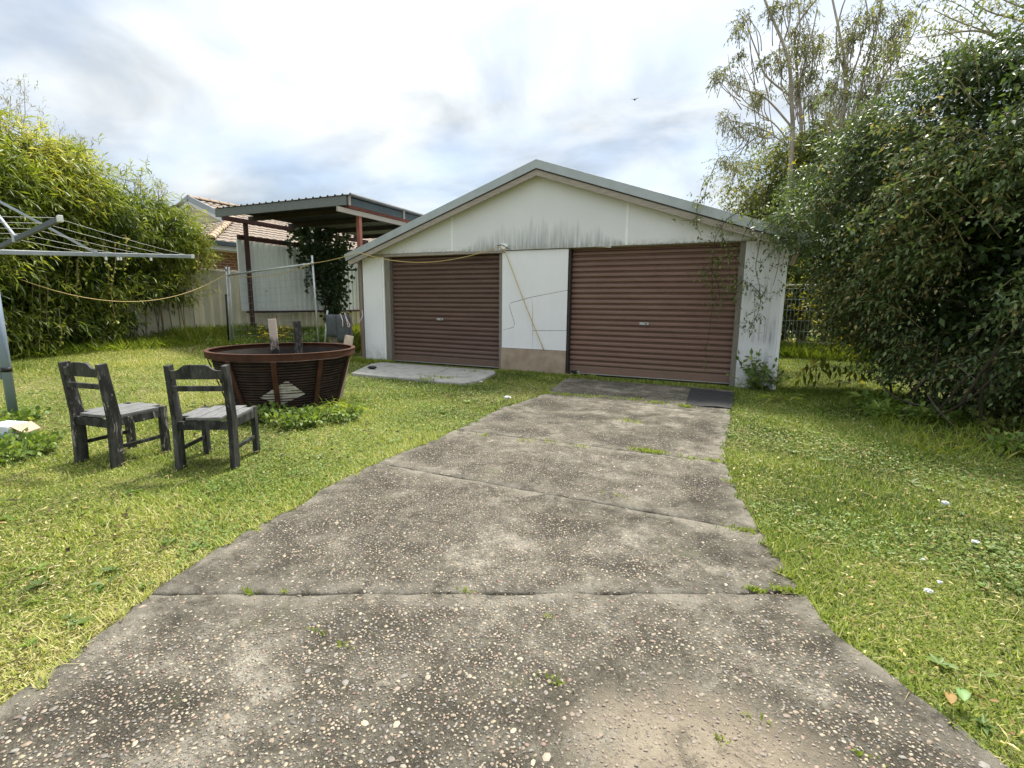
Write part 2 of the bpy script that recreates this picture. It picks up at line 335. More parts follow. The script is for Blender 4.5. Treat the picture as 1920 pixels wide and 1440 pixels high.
    M['vine'] = leaf('vine leaves', [(0, (.06, .085, .024)), (.6, (.14, .18, .045)), (1, (.30, .31, .08))], .35, .45, .35)
    M['petal'] = leaf('yellow petals', [(0, (.62, .48, .03)), (1, (.75, .62, .06))], .3, .6, .2)
    M['litter'] = leaf('fallen leaves', [(0, (.16, .085, .035)), (.3, (.34, .22, .09)), (.65, (.50, .42, .17)), (1, (.58, .52, .28))], .2, .7, .2)
    M['clippings'] = leaf('clippings', [(0, (.035, .026, .014)), (.15, (.09, .065, .03)), (.45, (.30, .25, .10)), (.75, (.46, .40, .20)), (1, (.58, .54, .36))], .15, .8, .15)
    M['deadleaf'] = leaf('dark dead leaves', [(0, (.03, .022, .014)), (1, (.10, .07, .04))], .1, .8, .2)
    M['greenleaf'] = leaf('pale green leaf', [(0, (.20, .33, .12)), (1, (.26, .40, .16))], .3, .5, .3)
materials()

# ------------------------------------------------------------------ mesh helpers
ORG = {}
def link(o, parent=None, loc=(0, 0, 0)):
    COL.objects.link(o)
    if parent is not None:
        o.parent = parent; ORG[o.name] = ORG.get(parent.name, np.zeros(3))
    else:
        o.location = loc; ORG[o.name] = np.array(loc, float)
    return o
def tag(o, label=None, cat=None, group=None, kind=None):
    if label: o['label'] = label
    if cat: o['category'] = cat
    if group: o['group'] = group
    if kind: o['kind'] = kind
    return o
def thing(name, loc, label, cat, group=None):
    o = bpy.data.objects.new(name, None); o.empty_display_size = .2; link(o, None, tuple(float(v) for v in loc)); return tag(o, label, cat, group)

def rawmesh(name, V, F, rnd=None, edge=None, smooth=False):
    """V (n,3); F (m,k) with one face size k, or a list of such arrays"""
    V = np.asarray(V, np.float32); Fs = F if isinstance(F, list) else [F]
    Fs = [np.asarray(f, np.int32) for f in Fs if len(f)]
    me = bpy.data.meshes.new(name)
    me.vertices.add(len(V)); me.vertices.foreach_set('co', V.ravel())
    nl = sum(f.size for f in Fs); npoly = sum(len(f) for f in Fs)
    me.loops.add(nl); me.polygons.add(npoly)
    me.loops.foreach_set('vertex_index', np.concatenate([f.ravel() for f in Fs]))
    tot = np.concatenate([np.full(len(f), f.shape[1], np.int32) for f in Fs]); st = np.concatenate([[0], np.cumsum(tot)[:-1]]).astype(np.int32)
    me.polygons.foreach_set('loop_start', st)
    try: me.polygons.foreach_set('loop_total', tot)
    except Exception: pass
    if smooth: me.polygons.foreach_set('use_smooth', np.ones(npoly, bool))
    if rnd is not None:
        a = me.attributes.new('rnd', 'FLOAT', 'FACE'); a.data.foreach_set('value', np.asarray(rnd, np.float32))
    if edge is not None:
        a = me.attributes.new('edge', 'FLOAT', 'POINT'); a.data.foreach_set('value', np.asarray(edge, np.float32))
    me.update(calc_edges=True); me.validate()
    return me
def mobj(name, me, mat, parent=None, loc=(0, 0, 0), bevel=0.0):
    o = bpy.data.objects.new(name, me)
    if mat is not None and not me.materials: me.materials.append(M[mat] if isinstance(mat, str) else mat)
    link(o, parent, loc)
    if bevel:
        b = o.modifiers.new('bevel', 'BEVEL'); b.width = bevel; b.segments = 2; b.limit_method = 'ANGLE'; b.angle_limit = math.radians(40)
    return o

class MB:
    def __init__(s): s.v = []; s.f = []; s.sm = []
    def add(s, V, F, smooth=False):
        o = len(s.v); s.v.extend([tuple(map(float, p)) for p in V]); s.f.extend([tuple(i+o for i in f) for f in F]); s.sm.extend([smooth]*len(F)); return s
    def box(s, a, b, jit=None):
        (x0, y0, z0), (x1, y1, z1) = a, b
        V = [(x0, y0, z0), (x1, y0, z0), (x1, y1, z0), (x0, y1, z0), (x0, y0, z1), (x1, y0, z1), (x1, y1, z1), (x0, y1, z1)]
        return s.add(V, [(0, 3, 2, 1), (4, 5, 6, 7), (0, 1, 5, 4), (1, 2, 6, 5), (2, 3, 7, 6), (3, 0, 4, 7)])
    def bar(s, p, q, w, h, up=(0, 0, 1)):
        """a straight bar from p to q, w across, h along 'up'"""
        p, q = np.array(p, float), np.array(q, float); d = q-p; d /= np.linalg.norm(d); u = np.array(up, float)
        r = np.cross(d, u); r /= np.linalg.norm(r)+1e-9; u = np.cross(r, d)
        V = []
        for c in (p, q):
            for a, b in ((-1, -1), (1, -1), (1, 1), (-1, 1)): V.append(c+r*a*w/2+u*b*h/2)
        return s.add(V, [(0, 1, 2, 3), (7, 6, 5, 4), (0, 4, 5, 1), (1, 5, 6, 2), (2, 6, 7, 3), (3, 7, 4, 0)])
    def tube(s, pts, r, n=8, cap=True):
        P = [np.array(p, float) for p in pts]; m = len(P); rr = [r]*m if isinstance(r, (int, float)) else list(r); V = []; F = []
        prev = None
        for i in range(m):
            d = P[min(i+1, m-1)]-P[max(i-1, 0)]; d /= np.linalg.norm(d)+1e-9
            if prev is None:
                a = np.array((0, 0, 1.0)) if abs(d[2]) < .9 else np.array((1.0, 0, 0)); x = np.cross(d, a)
            else: x = prev-d*(prev@d)
            x /= np.linalg.norm(x)+1e-9; y = np.cross(d, x); prev = x
            for k in range(n):
                t = 2*math.pi*k/n; V.append(P[i]+(x*math.cos(t)+y*math.sin(t))*rr[i])
        for i in range(m-1):
            for k in range(n): F.append((i*n+k, i*n+(k+1) % n, (i+1)*n+(k+1) % n, (i+1)*n+k))
        s.add(V, F, True)
        if cap:
            o = len(s.v)-len(V)
            s.f.append(tuple(o+k for k in range(n))[::-1]); s.sm.append(False); s.f.append(tuple(o+(m-1)*n+k for k in range(n))); s.sm.append(False)
        return s
    def prism(s, poly, lift):
        """polygon (list of 3-D points) pushed along lift"""
        n = len(poly); P = [np.array(p, float) for p in poly]; Q = [p+np.array(lift, float) for p in P]
        return s.add(P+Q, [tuple(range(n))[::-1], tuple(range(n, 2*n))]+[(i, (i+1) % n, n+(i+1) % n, n+i) for i in range(n)])
    def build(s, name, mat, parent=None, loc=(0, 0, 0), bevel=0.0):
        org = ORG[parent.name] if parent is not None else np.array(loc, float)
        me = bpy.data.meshes.new(name); me.from_pydata([tuple(np.array(p)-org) for p in s.v], [], s.f)
        me.polygons.foreach_set('use_smooth', s.sm); me.update()
        import bmesh
        bm = bmesh.new(); bm.from_mesh(me); bmesh.ops.recalc_face_normals(bm, faces=bm.faces); bm.to_mesh(me); bm.free()
        return mobj(name, me, mat, parent, tuple(org) if parent is None else (0, 0, 0), bevel)

def catenary(p, q, sag, n=14):
    p, q = np.array(p, float), np.array(q, float); out = []
    for i in range(n+1):
        t = i/n; c = p+(q-p)*t; c[2] -= sag*4*t*(1-t); out.append(c)
    return out
def smooth_line(P, n=6):
    P = [np.array(p, float) for p in P]; out = []
    for i in range(len(P)-1):
        p0, p1, p2, p3 = P[max(i-1, 0)], P[i], P[i+1], P[min(i+2, len(P)-1)]
        for k in range(n):
            t = k/n; out.append(.5*((2*p1)+(p2-p0)*t+(2*p0-5*p1+4*p2-p3)*t*t+(3*p1-p0-3*p2+p3)*t**3))
    out.append(P[-1]); return out
def inpoly(x, y, poly):
    r = np.zeros(len(x), bool); n = len(poly)
    for i in range(n):
        x0, y0 = poly[i][:2]; x1, y1 = poly[(i+1) % n][:2]
        if y0 == y1: continue
        c = ((y0 > y) != (y1 > y)) & (x < (x1-x0)*(y-y0)/(y1-y0)+x0); r ^= c
    return r
def polydist(x, y, line, closed=False):
    d = np.full(len(x), 1e9); n = len(line)
    for i in range(n if closed else n-1):
        ax, ay = line[i][:2]; bx, by = line[(i+1) % n][:2]; L2 = (bx-ax)**2+(by-ay)**2+1e-12
        t = np.clip(((x-ax)*(bx-ax)+(y-ay)*(by-ay))/L2, 0, 1); d = np.minimum(d, np.hypot(x-ax-t*(bx-ax), y-ay-t*(by-ay)))
    return d
def vnoise(P, s, seed=0):
    """cheap smooth noise, 0..1"""
    r = np.random.default_rng(seed); v = np.zeros(len(P))
    for k in range(5):
        w = r.normal(size=3); w /= np.linalg.norm(w); w *= s*(.7+.7*k/4*2); v += np.sin(P@w+r.uniform(0, 6.28))*(1/(1+.35*k))
    return .5+.5*np.tanh(v*.9)

# ------------------------------------------------------------------ ground
def rise(x):
    t = np.clip((np.asarray(x, float)+8.3)/(-12.8+8.3), 0, 1); return .27*t*t*(3-2*t)
def gz(x): return rise(x)-.018
def ground():
    xs = np.concatenate([[-900, -300, -100, -50, -30], np.arange(-22, 12.1, .5), [16, 25, 50, 100, 300, 900]])
    ys = np.concatenate([[-200, -60, -20, -8], np.arange(-4, 24.1, 1), [30, 45, 80, 150, 400, 900]])
    X, Y = np.meshgrid(xs, ys); V = np.stack([X, Y, gz(X)], -1).reshape(-1, 3); nx = len(xs)
    i, j = np.meshgrid(np.arange(nx-1), np.arange(len(ys)-1)); a = (j*nx+i).ravel()
    o = mobj('ground', rawmesh('ground', V, np.stack([a, a+1, a+nx+1, a+nx], -1), smooth=True), 'soil'); tag(o, kind='structure')
ground()

DRV_L = [(-2.62, 7.95), (-2.42, 6.4), (-2.42, 6.1), (-2.54, 5.25), (-2.49, 4.38), (-2.48, 3.6), (-2.51, 2.92), (-2.48, 2.42), (-2.40, 2.11), (-2.38, 1.79), (-2.33, 1.5), (-2.23, 1.18), (-2.14, .94), (-2.04, .73), (-1.97, .5), (-1.9, .2), (-1.85, -.6), (-1.85, -3.5)]
DRV_R = [(-.02, 7.95), (-.05, 6.5), (-.02, 6.1), (-.05, 4.83), (-.03, 4.19), (.03, 3.78), (.09, 3.38), (.17, 3.03), (.24, 2.75), (.31, 2.48), (.37, 2.26), (.44, 2.08), (.53, 1.96), (.62, 1.84), (.70, 1.72), (.79, 1.58), (.95, 1.2), (1.1, .6), (1.2, -.5), (1.2, -3.5)]
DRIVE = DRV_L+DRV_R[::-1]
APRON = [(-6.05, 6.55), (-6.62, 7.72), (-6.62, 8.05), (-4.05, 8.05), (-3.86, 7.75), (-3.72, 6.9), (-3.80, 6.55), (-4.2, 6.46), (-4.9, 6.55), (-5.4, 6.50)]
def interp_edge(E, y):
    for (x0, y0), (x1, y1) in zip(E[:-1], E[1:]):
        if y0 >= y >= y1: return x0+(x1-x0)*(y0-y)/(y0-y1+1e-9)
    return E[-1][0]
JOINTS = [((-2.43, 6.27), (-.04, 6.12)), ((-2.49, 4.10), (-.03, 4.18)), ((-2.51, 2.95), (.18, 2.93)), ((-2.20, 1.13), (.345, 2.36))]
rngp = np.random.default_rng(5)
def slab_mesh(poly, top, thick, edges, step=.09):
    """a slab as a fine sheet with a rounded, slightly ragged edge; 'edge' is 1 near its rim"""
    P = np.array(poly)
    # resample the outline
    out = []
    for i in range(len(P)):
        a, b = P[i], P[(i+1) % len(P)]; n = max(1, int(np.linalg.norm(b-a)/step))
        for k in range(n): out.append(a+(b-a)*k/n)
    O = np.array(out); c = O.mean(0); n = len(O)
    O = O+np.random.default_rng(len(O)).normal(0, .006, O.shape)
    area = .5*np.sum(O[:, 0]*np.roll(O[:, 1], -1)-np.roll(O[:, 0], -1)*O[:, 1])
    if area < 0: O = O[::-1]
    t = np.roll(O, -1, 0)-np.roll(O, 1, 0); nr = np.stack([-t[:, 1], t[:, 0]], -1); nr /= np.linalg.norm(nr, axis=1)[:, None]+1e-9
    T = O+nr*.008                                           # top outline, inside a small arris
    gx, gy = np.meshgrid(np.arange(T[:, 0].min(), T[:, 0].max(), step), np.arange(T[:, 1].min(), T[:, 1].max(), step)); gx, gy = gx.ravel(), gy.ravel()
    loop = [tuple(p) for p in T]
    k = inpoly(gx, gy, loop); gx, gy = gx[k], gy[k]; k = polydist(gx, gy, loop, True) > .03; gx, gy = gx[k], gy[k]
    pts = [Vector(p) for p in loop]+[Vector((a, b)) for a, b in zip(gx, gy)]
    vo, _, fo, _, _, _ = delaunay_2d_cdt(pts, [], [list(range(n))], 1, 1e-6)
    TV = np.array([(v[0], v[1]) for v in vo]); m = len(TV)
    de = polydist(TV[:, 0], TV[:, 1], loop, True)
    V = np.concatenate([np.column_stack([TV, np.full(m, top)]), np.column_stack([O, np.full(n, top-.012)]), np.column_stack([O, np.full(n, top-thick)])])
    # the first n output vertices follow the outline
    idx = [int(np.argmin((TV[:, 0]-p[0])**2+(TV[:, 1]-p[1])**2)) for p in loop]; idx = np.array(idx)
    k = np.arange(n); k2 = (k+1) % n
    side = np.concatenate([np.stack([m+k, m+k2, idx[k2], idx[k]], -1), np.stack([m+n+k, m+n+k2, m+k2, m+k], -1)])
    E = np.concatenate([np.clip(1.1-de/.11, 0, 1), np.ones(2*n)])
    me = rawmesh('concrete_slab', V, [np.array([list(f) for f in fo if len(f) == 3]), side], edge=E)
    return me
def driveway():
    root = bpy.data.objects.new('driveway', None); link(root); tag(root, 'old exposed aggregate concrete driveway', kind='structure'); del root['label']
    ycut = [None]+JOINTS+[None]
    for i in range(5):
        up, lo = ycut[i], ycut[i+1]
        L = []; Rr = []
        def side(E, k):
            yu = up[k][1] if up else E[0][1]; yl = lo[k][1] if lo else E[-1][1]
            pts = [(interp_edge(E, yu), yu)]+[p for p in E if yl+.03 < p[1] < yu-.03]+[(interp_edge(E, yl), yl)]
            return pts
        A = side(DRV_L, 0); B = side(DRV_R, 1)
        gu = .005 if up else 0; gl = .005 if lo else 0
        A[0] = (A[0][0], A[0][1]-gu); B[0] = (B[0][0], B[0][1]-gu); A[-1] = (A[-1][0], A[-1][1]+gl); B[-1] = (B[-1][0], B[-1][1]+gl)
        me = slab_mesh(A+B[::-1], 0.004, .10, None); mobj('concrete_slab', me, 'drive', root)
    return root
drive = driveway()
def apron():
    root = bpy.data.objects.new('concrete_apron', None); link(root); tag(root, kind='structure')
    a = [(-6.05, 6.55), (-6.62, 7.72), (-6.62, 8.05), (-4.98, 8.05), (-4.72, 7.2), (-4.62, 6.56), (-4.9, 6.53), (-5.4, 6.50)]
    b = [(-4.60, 6.53), (-4.70, 7.2), (-4.96, 8.05), (-4.05, 8.05), (-3.86, 7.75), (-3.72, 6.9), (-3.80, 6.55), (-4.2, 6.46)]
    for p in (a, b): mobj('concrete_slab', slab_mesh(p, .03, .10, None, .12), 'apron', root)
apron()

def pebbles():
    r = np.random.default_rng(11)
    # dome with a small number of faces, four shapes
    def dome(seed):
        q = np.random.default_rng(seed); n = 6; V = []
        for ring, (rad, h) in enumerate(((1.0, -.25), (.74, .55))):
            for k in range(n):
                t = 2*math.pi*(k+.3*ring)/n; j = q.uniform(.62, 1.22); V.append((math.cos(t)*rad*j, math.sin(t)*rad*j, h*q.uniform(.85, 1.1)))
        V.append((0, 0, .85)); F = []
        for ring in range(1):
            for k in range(n):
                a, b = ring*n+k, ring*n+(k+1) % n; F += [(a, b, b+n), (a, b+n, a+n)]
        for k in range(n): F.append((n+k, n+(k+1) % n, 2*n))
        return np.array(V), np.array(F)
    D = [dome(k) for k in range(6)]
    n = 250000; x = r.uniform(-2.6, 1.2, n); y = r.uniform(.25, 7.8, n)
    dist = np.hypot(x, y)
    keep = inpoly(x, y, DRIVE); keep &= r.random(n) < np.clip(1.45-dist*.24, .20, 1)
    de = polydist(x, y, DRV_L); de = np.minimum(de, polydist(x, y, DRV_R))
    for a, b in JOINTS: de = np.minimum(de, polydist(x, y, [a, b])+.05)
    keep &= r.random(n) < np.clip((de-.03)/.12, .04, 1)
    P = np.stack([x, y, 0*x], -1); pat = vnoise(P, 3.3, 3); keep &= r.random(n) < .20+.95*np.clip((pat-.15)/.45, 0, 1)
    sandy = ((x+.05)/.46)**2+((y-1.3)/.36)**2 < 1; keep &= ~(sandy & (r.random(n) < .6))
    x, y = x[keep], y[keep]; n = len(x)
    # thin out overlaps
    order = r.permutation(n); size = np.exp(r.normal(math.log(.0050), .36, n)).clip(.0022, .014)
    far = np.hypot(x, y); size *= np.where(far < 2.6, 1.0, .92)
    cell = {}; ok = np.zeros(n, bool)
    for i in order:
        k = (int(x[i]/.02), int(y[i]/.02)); hit = False
        for dx in (-1, 0, 1):
            for dy in (-1, 0, 1):
                for j in cell.get((k[0]+dx, k[1]+dy), ()):
                    if (x[i]-x[j])**2+(y[i]-y[j])**2 < (.86*(size[i]+size[j]))**2: hit = True; break
        if not hit: cell.setdefault(k, []).append(i); ok[i] = True
    x, y, size = x[ok], y[ok], size[ok]; n = len(x)
    asp = r.uniform(.6, 1, n); ang = r.uniform(0, 6.28, n); hgt = size*r.uniform(.10, .34, n); rnd = r.random(n)
    ztop = .0055
    app = size/np.hypot(np.hypot(x, y), CAMH); big = set(np.argsort(-app)[:280].tolist())
    # the largest in view, one object each, sharing six meshes
    shared = []
    for k, (V, F) in enumerate(D):
        for c in range(5):
            shared.append(rawmesh('pebble', V, F, rnd=np.full(len(F), (c+.5+.07*k) / 5.4), smooth=True))
    for m in shared: m.materials.append(M['pebble'])
    sel = np.ones(n, bool)
    for i in big:
        o = bpy.data.objects.new('pebble', shared[int(rnd[i]*29.9)]); link(o, drive); sel[i] = False
        o.location = (x[i], y[i], ztop); o.rotation_euler = (0, 0, ang[i]); o.scale = (size[i], size[i]*asp[i], hgt[i])
    VV = []; FF = []; RR = []; off = 0
    idx = np.where(sel)[0]
    for k in range(6):
        I = idx[k::6]; V, F = D[k]; c, s = np.cos(ang[I]), np.sin(ang[I])
        lx = V[None, :, 0]*size[I][:, None]; ly = V[None, :, 1]*(size[I]*asp[I])[:, None]
        w = np.stack([x[I][:, None]+lx*c[:, None]-ly*s[:, None], y[I][:, None]+lx*s[:, None]+ly*c[:, None], ztop+V[None, :, 2]*hgt[I][:, None]], -1)
        VV.append(w.reshape(-1, 3)); FF.append((F[None]+(np.arange(len(I))*len(V))[:, None, None]+off).reshape(-1, 3)); RR.append(np.repeat(rnd[I], len(F))); off += len(I)*len(V)
    o = mobj('pebbles', rawmesh('pebbles', np.concatenate(VV), np.concatenate(FF), rnd=np.concatenate(RR), smooth=True), 'pebble', drive); tag(o, kind='stuff')
pebbles()

# ------------------------------------------------------------------ garage
GY = 8.404
def gX(px, py=590): return float(ypl(px, py, GY)[0])
def garage():
    g = thing('garage', (-3.4, GY, 0), 'pale fibro double garage with low gable roof and two brown roller doors', 'garage')
    xL, xR, zl, zt = -7.328, .52, 2.2, 2.2
    apx, apz = -3.36, 3.46
    t = .012
    def panel(name, pts, mat, y=GY, th=.02, bevel=0.0, parent=g):
        b = MB(); b.prism([(x, y, z) for x, z in pts], (0, th, 0)); return b.build(name, mat, parent, bevel=bevel)
    zat = lambda x: 2.235+(apz-2.235)*(1-abs(x-apx)/(apx+7.32 if x < apx else .53-apx))
    # gable sheets (three, joints under cover strips)
    j1, j2 = gX(849, 430), gX(1177, 415)
    panel('gable_panel', [(xL+.12, zl+.003), (j1-.003, zl+.003), (j1-.003, zat(j1)), (xL+.12, zat(xL+.12))], 'fibro_gable', GY-.03)
    panel('gable_panel', [(j1+.003, zl-.012), (j2-.003, zl-.008), (j2-.003, zat(j2)), (apx, apz), (j1+.003, zat(j1))], 'fibro_gable', GY-.03)
    panel('gable_panel', [(j2+.003, zl-.008), (xR, zl-.005), (xR, zat(xR)), (j2+.003, zat(j2))], 'fibro_gable', GY-.03)
    for x, lo in ((j1, zl+.01), (j2, zl+.0)):
        panel('cover_strip', [(x-.022, lo), (x+.022, lo), (x+.022, zat(x+.022)-.02), (x-.022, zat(x)-.02)], 'white_trim', GY-.036, .012, .002)
    # walls either side of and between the doors
    a0 = gX(718); d1L, d1R = -6.66, -4.125; d2L, d2R = -2.755, -.10
    panel('wall_panel', [(xL, .0), (a0, -.01), (a0, zl-.02), (xL, zl-.02)], 'fibro', GY, .02)
    panel('wall_panel', [(-.02, -.02), (xR-.02, -.02), (xR-.02, zl-.012), (-.02, zl-.012)], 'fibro_pier', GY, .02)
    # middle sheet, cracked into five pieces
    q = lambda px, py: (lambda p: (p[0], p[2]))(ypl(px, py, GY))
    mL, mR = gX(941, 560), gX(1065, 560)-.012
    zb = q(1000, 655)[1]
    c1, c2, c3, c4, c5, c6 = q(940, 619), q(962, 614), q(965, 607), q(955, 575), q(957, 568), q(997, 557)
    cR = q(1064, 544); cm1, cm2 = q(999, 578), q(998, 600); sB = (q(998, 656)[0], zb); s1 = q(999, 620); s2 = (mR, q(1062, 620)[1])
    c1 = (mL, c1[1]); cR = (mR, cR[1])
    panel_pieces = [
        [(mL, zl-.02), (mR, zl-.02), cR, c6, c5, c4, c3, c2, c1],
        [c1, c2, c3, c4, c5, c6, cm1, cm2, s1, sB, (mL, zb)],
        [c6, cR, s2, s1, cm2, cm1],
        [s1, s2, (mR, zb), sB]]
    for k, pts in enumerate(panel_pieces):
        P = np.array(pts); n = len(P); T = np.roll(P, -1, 0)-np.roll(P, 1, 0); nr = np.stack([-T[:, 1], T[:, 0]], -1); nr /= np.linalg.norm(nr, axis=1)[:, None]
        ar = .5*np.sum(P[:, 0]*np.roll(P[:, 1], -1)-np.roll(P[:, 0], -1)*P[:, 1]); P = P+nr*(.0040 if ar > 0 else -.0040)
        panel('wall_panel', [tuple(p) for p in P], 'fibro', GY+.002*(k % 2), .008)
    MB().box((mL+.01, GY+.014, .02), (mR-.01, GY+.06, zl-.03)).build('wall_backing', 'dark', g)
    MB().box((mL-.005, GY-.022, -.015), (mR+.004, GY+.004, zb-.004)).build('patch_board', 'ply', g, bevel=.003)
    # door jambs and lintels
    b = MB(); b.box((a0+.001, GY+.012, -.02), (a0+.045, GY+.10, zl-.03)); b.build('door_jamb', 'white_trim', g, bevel=.003)
    b = MB(); b.box((a0+.047, GY+.03, -.02), (d1L+.01, GY+.20, zl-.03)); b.build('door_jamb', 'jamb', g, bevel=.003)
    b = MB(); b.box((d1R-.005, GY+.012, -.02), (mL-.006, GY+.20, zl-.03)); b.build('door_jamb', 'jamb', g, bevel=.003)
    b = MB(); b.box((mR+.004, GY+.012, -.02), (d2L+.002, GY+.20, zl-.02)); b.build('door_jamb', 'dark_jamb', g, bevel=.003)
    b = MB(); b.box((d2R+.0, GY+.010, -.02), (-.022, GY+.20, zl-.02)); b.build('door_jamb', 'jamb', g, bevel=.003)
    b = MB(); b.box((xL+.1, GY-.025, zl-.052), (mL+.06, GY+.10, zl-.002)); b.build('lintel', 'wood_grey_x', g, bevel=.003)
    b = MB(); b.box((mL+.065, GY+.025, zl-.018), (xR-.03, GY+.10, zl+.02)); b.build('lintel', 'wood_grey_x', g)
    # roller doors: pressed steel curtain, bottom rail, handle
    def roller(x0, x1, mat, label, hx, hz):
        pitch = .0905; yb = GY+.15; z0 = .155; V = []; F = []
        n = int((2.28-z0)/pitch); prof = []
        for k in range(n+1):
            z = z0+k*pitch
            prof += [(.0, z+.0), (.0, z+.014), (-.036, z+.0175), (-.041, z+.023), (-.041, z+.054), (-.036, z+.064), (-.002, z+.087)]
        prof = [p for p in prof if p[1] < 2.32]
        xs = np.linspace(x0, x1, 12); rr = np.random.default_rng(int(abs(x0)*100))
        for i, x in enumerate(xs):
            for j, (dy, z) in enumerate(prof):
                bow = .006*math.sin(math.pi*(x-x0)/(x1-x0))*math.sin(z*1.3)
                V.append((x, yb+dy+bow, z+.0012*math.sin(x*2.1+z*3)))
        m = len(prof); F = [(i*m+j, (i+1)*m+j, (i+1)*m+j+1, i*m+j+1) for i in range(11) for j in range(m-1)]
        mb = MB(); mb.add(V, F, True); d = mb.build('roller_door', mat, g); d['label'] = label
        for p in d.data.polygons: p.use_smooth = False
        b = MB(); b.prism([(x0, yb-.03, .022), (x0, yb+.006, .022), (x0, yb+.006, z0+.002), (x0, yb-.012, z0+.002), (x0, yb-.030, z0-.02)], (x1-x0, 0, 0)); b.build('bottom_rail', mat, d)
        b = MB(); b.box((x0, yb-.034, .012), (x1, yb+.004, .022)); b.build('weather_seal', 'galv_pale', d)
        b = MB(); b.box((hx-.075, yb-.055, hz-.022), (hx+.075, yb-.038, hz+.022)); h = b.build('door_handle', 'galv', d, bevel=.004)
        b = MB(); b.box((hx+.018, yb-.062, hz-.008), (hx+.045, yb-.055, hz+.010)); b.build('lock_cylinder', 'black_plastic', d, bevel=.002)
        return d
    hp = ypl(826, 598.5, GY+.12); roller(d1L-.02, d1R+.01, 'door_a', 'darker brown roller door above the pale concrete apron', hp[0], hp[2])
    hp = ypl(1208, 607, GY+.12); roller(d2L-.01, d2R+.012, 'door_b', 'lighter brown roller door at the end of the driveway', hp[0], hp[2])
    # the other walls, corner post, corner trim
    MB().box((xL-.02, GY+.03, -.02), (xL, GY+7.2, 2.2)).build('side_wall', 'fibro', g)
    MB().box((xR-.02, GY+.022, -.02), (xR, GY+7.2, 2.2)).build('side_wall', 'fibro', g)
    panel('rear_wall', [(xL, 0), (xR, 0), (xR, 2.2), (apx, apz), (xL, 2.2)], 'fibro', GY+7.2, .02)
    MB().box((xL-.085, GY-.02, -.02), (xL-.022, GY+.06, 2.2)).build('corner_post', 'wood_grey', g, bevel=.004)
    MB().box((xR-.018, GY-.014, -.015), (xR+.030, GY+.018, 2.196)).build('corner_trim', 'white_trim', g, bevel=.003)
    MB().box((xL, GY+.25, -.03), (xR, GY+7.2, .0)).build('floor_slab', 'apron', g)
    MB().box((-.03, GY-.006, -.10), (xR+.01, GY+.03, -.021)).build('footing', 'apron', g)
    # roof: two planes of ribbed steel, capping and barge board along the front
    yF, yB = GY-.19, GY+7.5; ridge = (-3.345, 3.62); eL = (-7.62, 2.19); eR = (.74, 2.22)
    for (ex, ez) in (eL, eR):
        d = np.array([ex-ridge[0], ez-ridge[1]]); Ln = np.linalg.norm(d); d /= Ln; nrm = np.array([-d[1], d[0]]); nrm = nrm if nrm[1] > 0 else -nrm
        V = []; F = []; ny = int((yB-yF)/.1); prof = []
        for k in range(ny+1):
            y = yF+.03+k*(yB-yF-.05)/ny; prof.append((y, .018 if k % 2 else 0.0))
        for y, h in prof:
            for s in (0, Ln): V.append((ridge[0]+d[0]*s+nrm[0]*(h-.03), y, ridge[1]+d[1]*s+nrm[1]*(h-.03)))
        F = [(2*i, 2*i+1, 2*i+3, 2*i+2) for i in range(len(prof)-1)]
        rf = MB().add(V, F).build('roof', 'roofing', g)
        # barge capping (folded steel) and the timber barge board under it
        def strip(name, mat, s0, s1, n0, n1, y0, y1, par, bevel=.002, x_mid=None):
            P = []
            for s, n_ in ((s0, n0), (s1, n0), (s1, n1), (s0, n1)):
                P.append((ridge[0]+d[0]*s+nrm[0]*n_, y0, ridge[1]+d[1]*s+nrm[1]*n_))
            if s0 < .3:   # mitre at the ridge
                for i in (0, 3):
                    n_ = (n0, n1)[i == 3]; s_ = -n_*nrm[0]/d[0]; P[i] = (ridge[0]+d[0]*s_+nrm[0]*n_, y0, ridge[1]+d[1]*s_+nrm[1]*n_)
            b = MB(); b.prism(P, (0, y1-y0, 0)); return b.build(name, mat, par, bevel=bevel)
        strip('barge_capping', 'capping', 0, Ln+.01, -.115, .022, yF-.012, yF-.004, rf)
        strip('capping_top', 'capping', 0, Ln+.01, .012, .020, yF-.003, yF+.16, rf)
        strip('capping_lip', 'dark_jamb', 0, Ln-.01, -.130, -.1155, yF-.016, yF-.001, rf)
        strip('barge_board', 'wood_grey_x', 0, Ln-.03, -.225, -.132, yF-.002, yF+.028, rf, .003)
        strip('eave_lining', 'wood_grey', .05, Ln-.05, -.150, -.140, yF+.03, GY-.032, rf)
        for k in range(5):
            s = Ln*(k+.7)/5.4; strip('capping_rivet', 'galv', s, s+.012, -.05, -.038, yF-.016, yF-.0125, rf, 0)
        # gutter along the eave
        b = MB(); ox = -.08 if ex < ridge[0] else .02
        b.box((ex+ox, yF+.25, ez-.13), (ex+ox+.06, yB, ez-.055)); b.build('gutter', 'capping', rf)
    b = MB(); b.bar(ypl(1483, 498, GY+.05), ypl(1497, 468, GY+.05), .05, .07); b.build('eave_brace', 'plank_pale', g)
    # broken corner of the gable sheet, cord hook and a loose end of flashing
    p = ypl(944, 459, GY-.04); b = MB(); b.prism([(p[0]-.05, p[1]-.005, p[2]-.07), (p[0]+.03, p[1]-.005, p[2]-.075), (p[0]+.10, p[1]-.005, p[2]-.01), (p[0]+.04, p[1]-.005, p[2]+.03), (p[0]-.05, p[1]-.005, p[2]+.03)], (0, .006, 0)); b.build('patch_plaster', 'white_trim', g)
    b = MB(); b.tube(smooth_line([ypl(932, 461, GY-.05), ypl(940, 459, GY-.05), ypl(948, 463, GY-.05), ypl(955, 467, GY-.05)], 4), .006, 6); b.build('cable_stub', 'black_plastic', g)
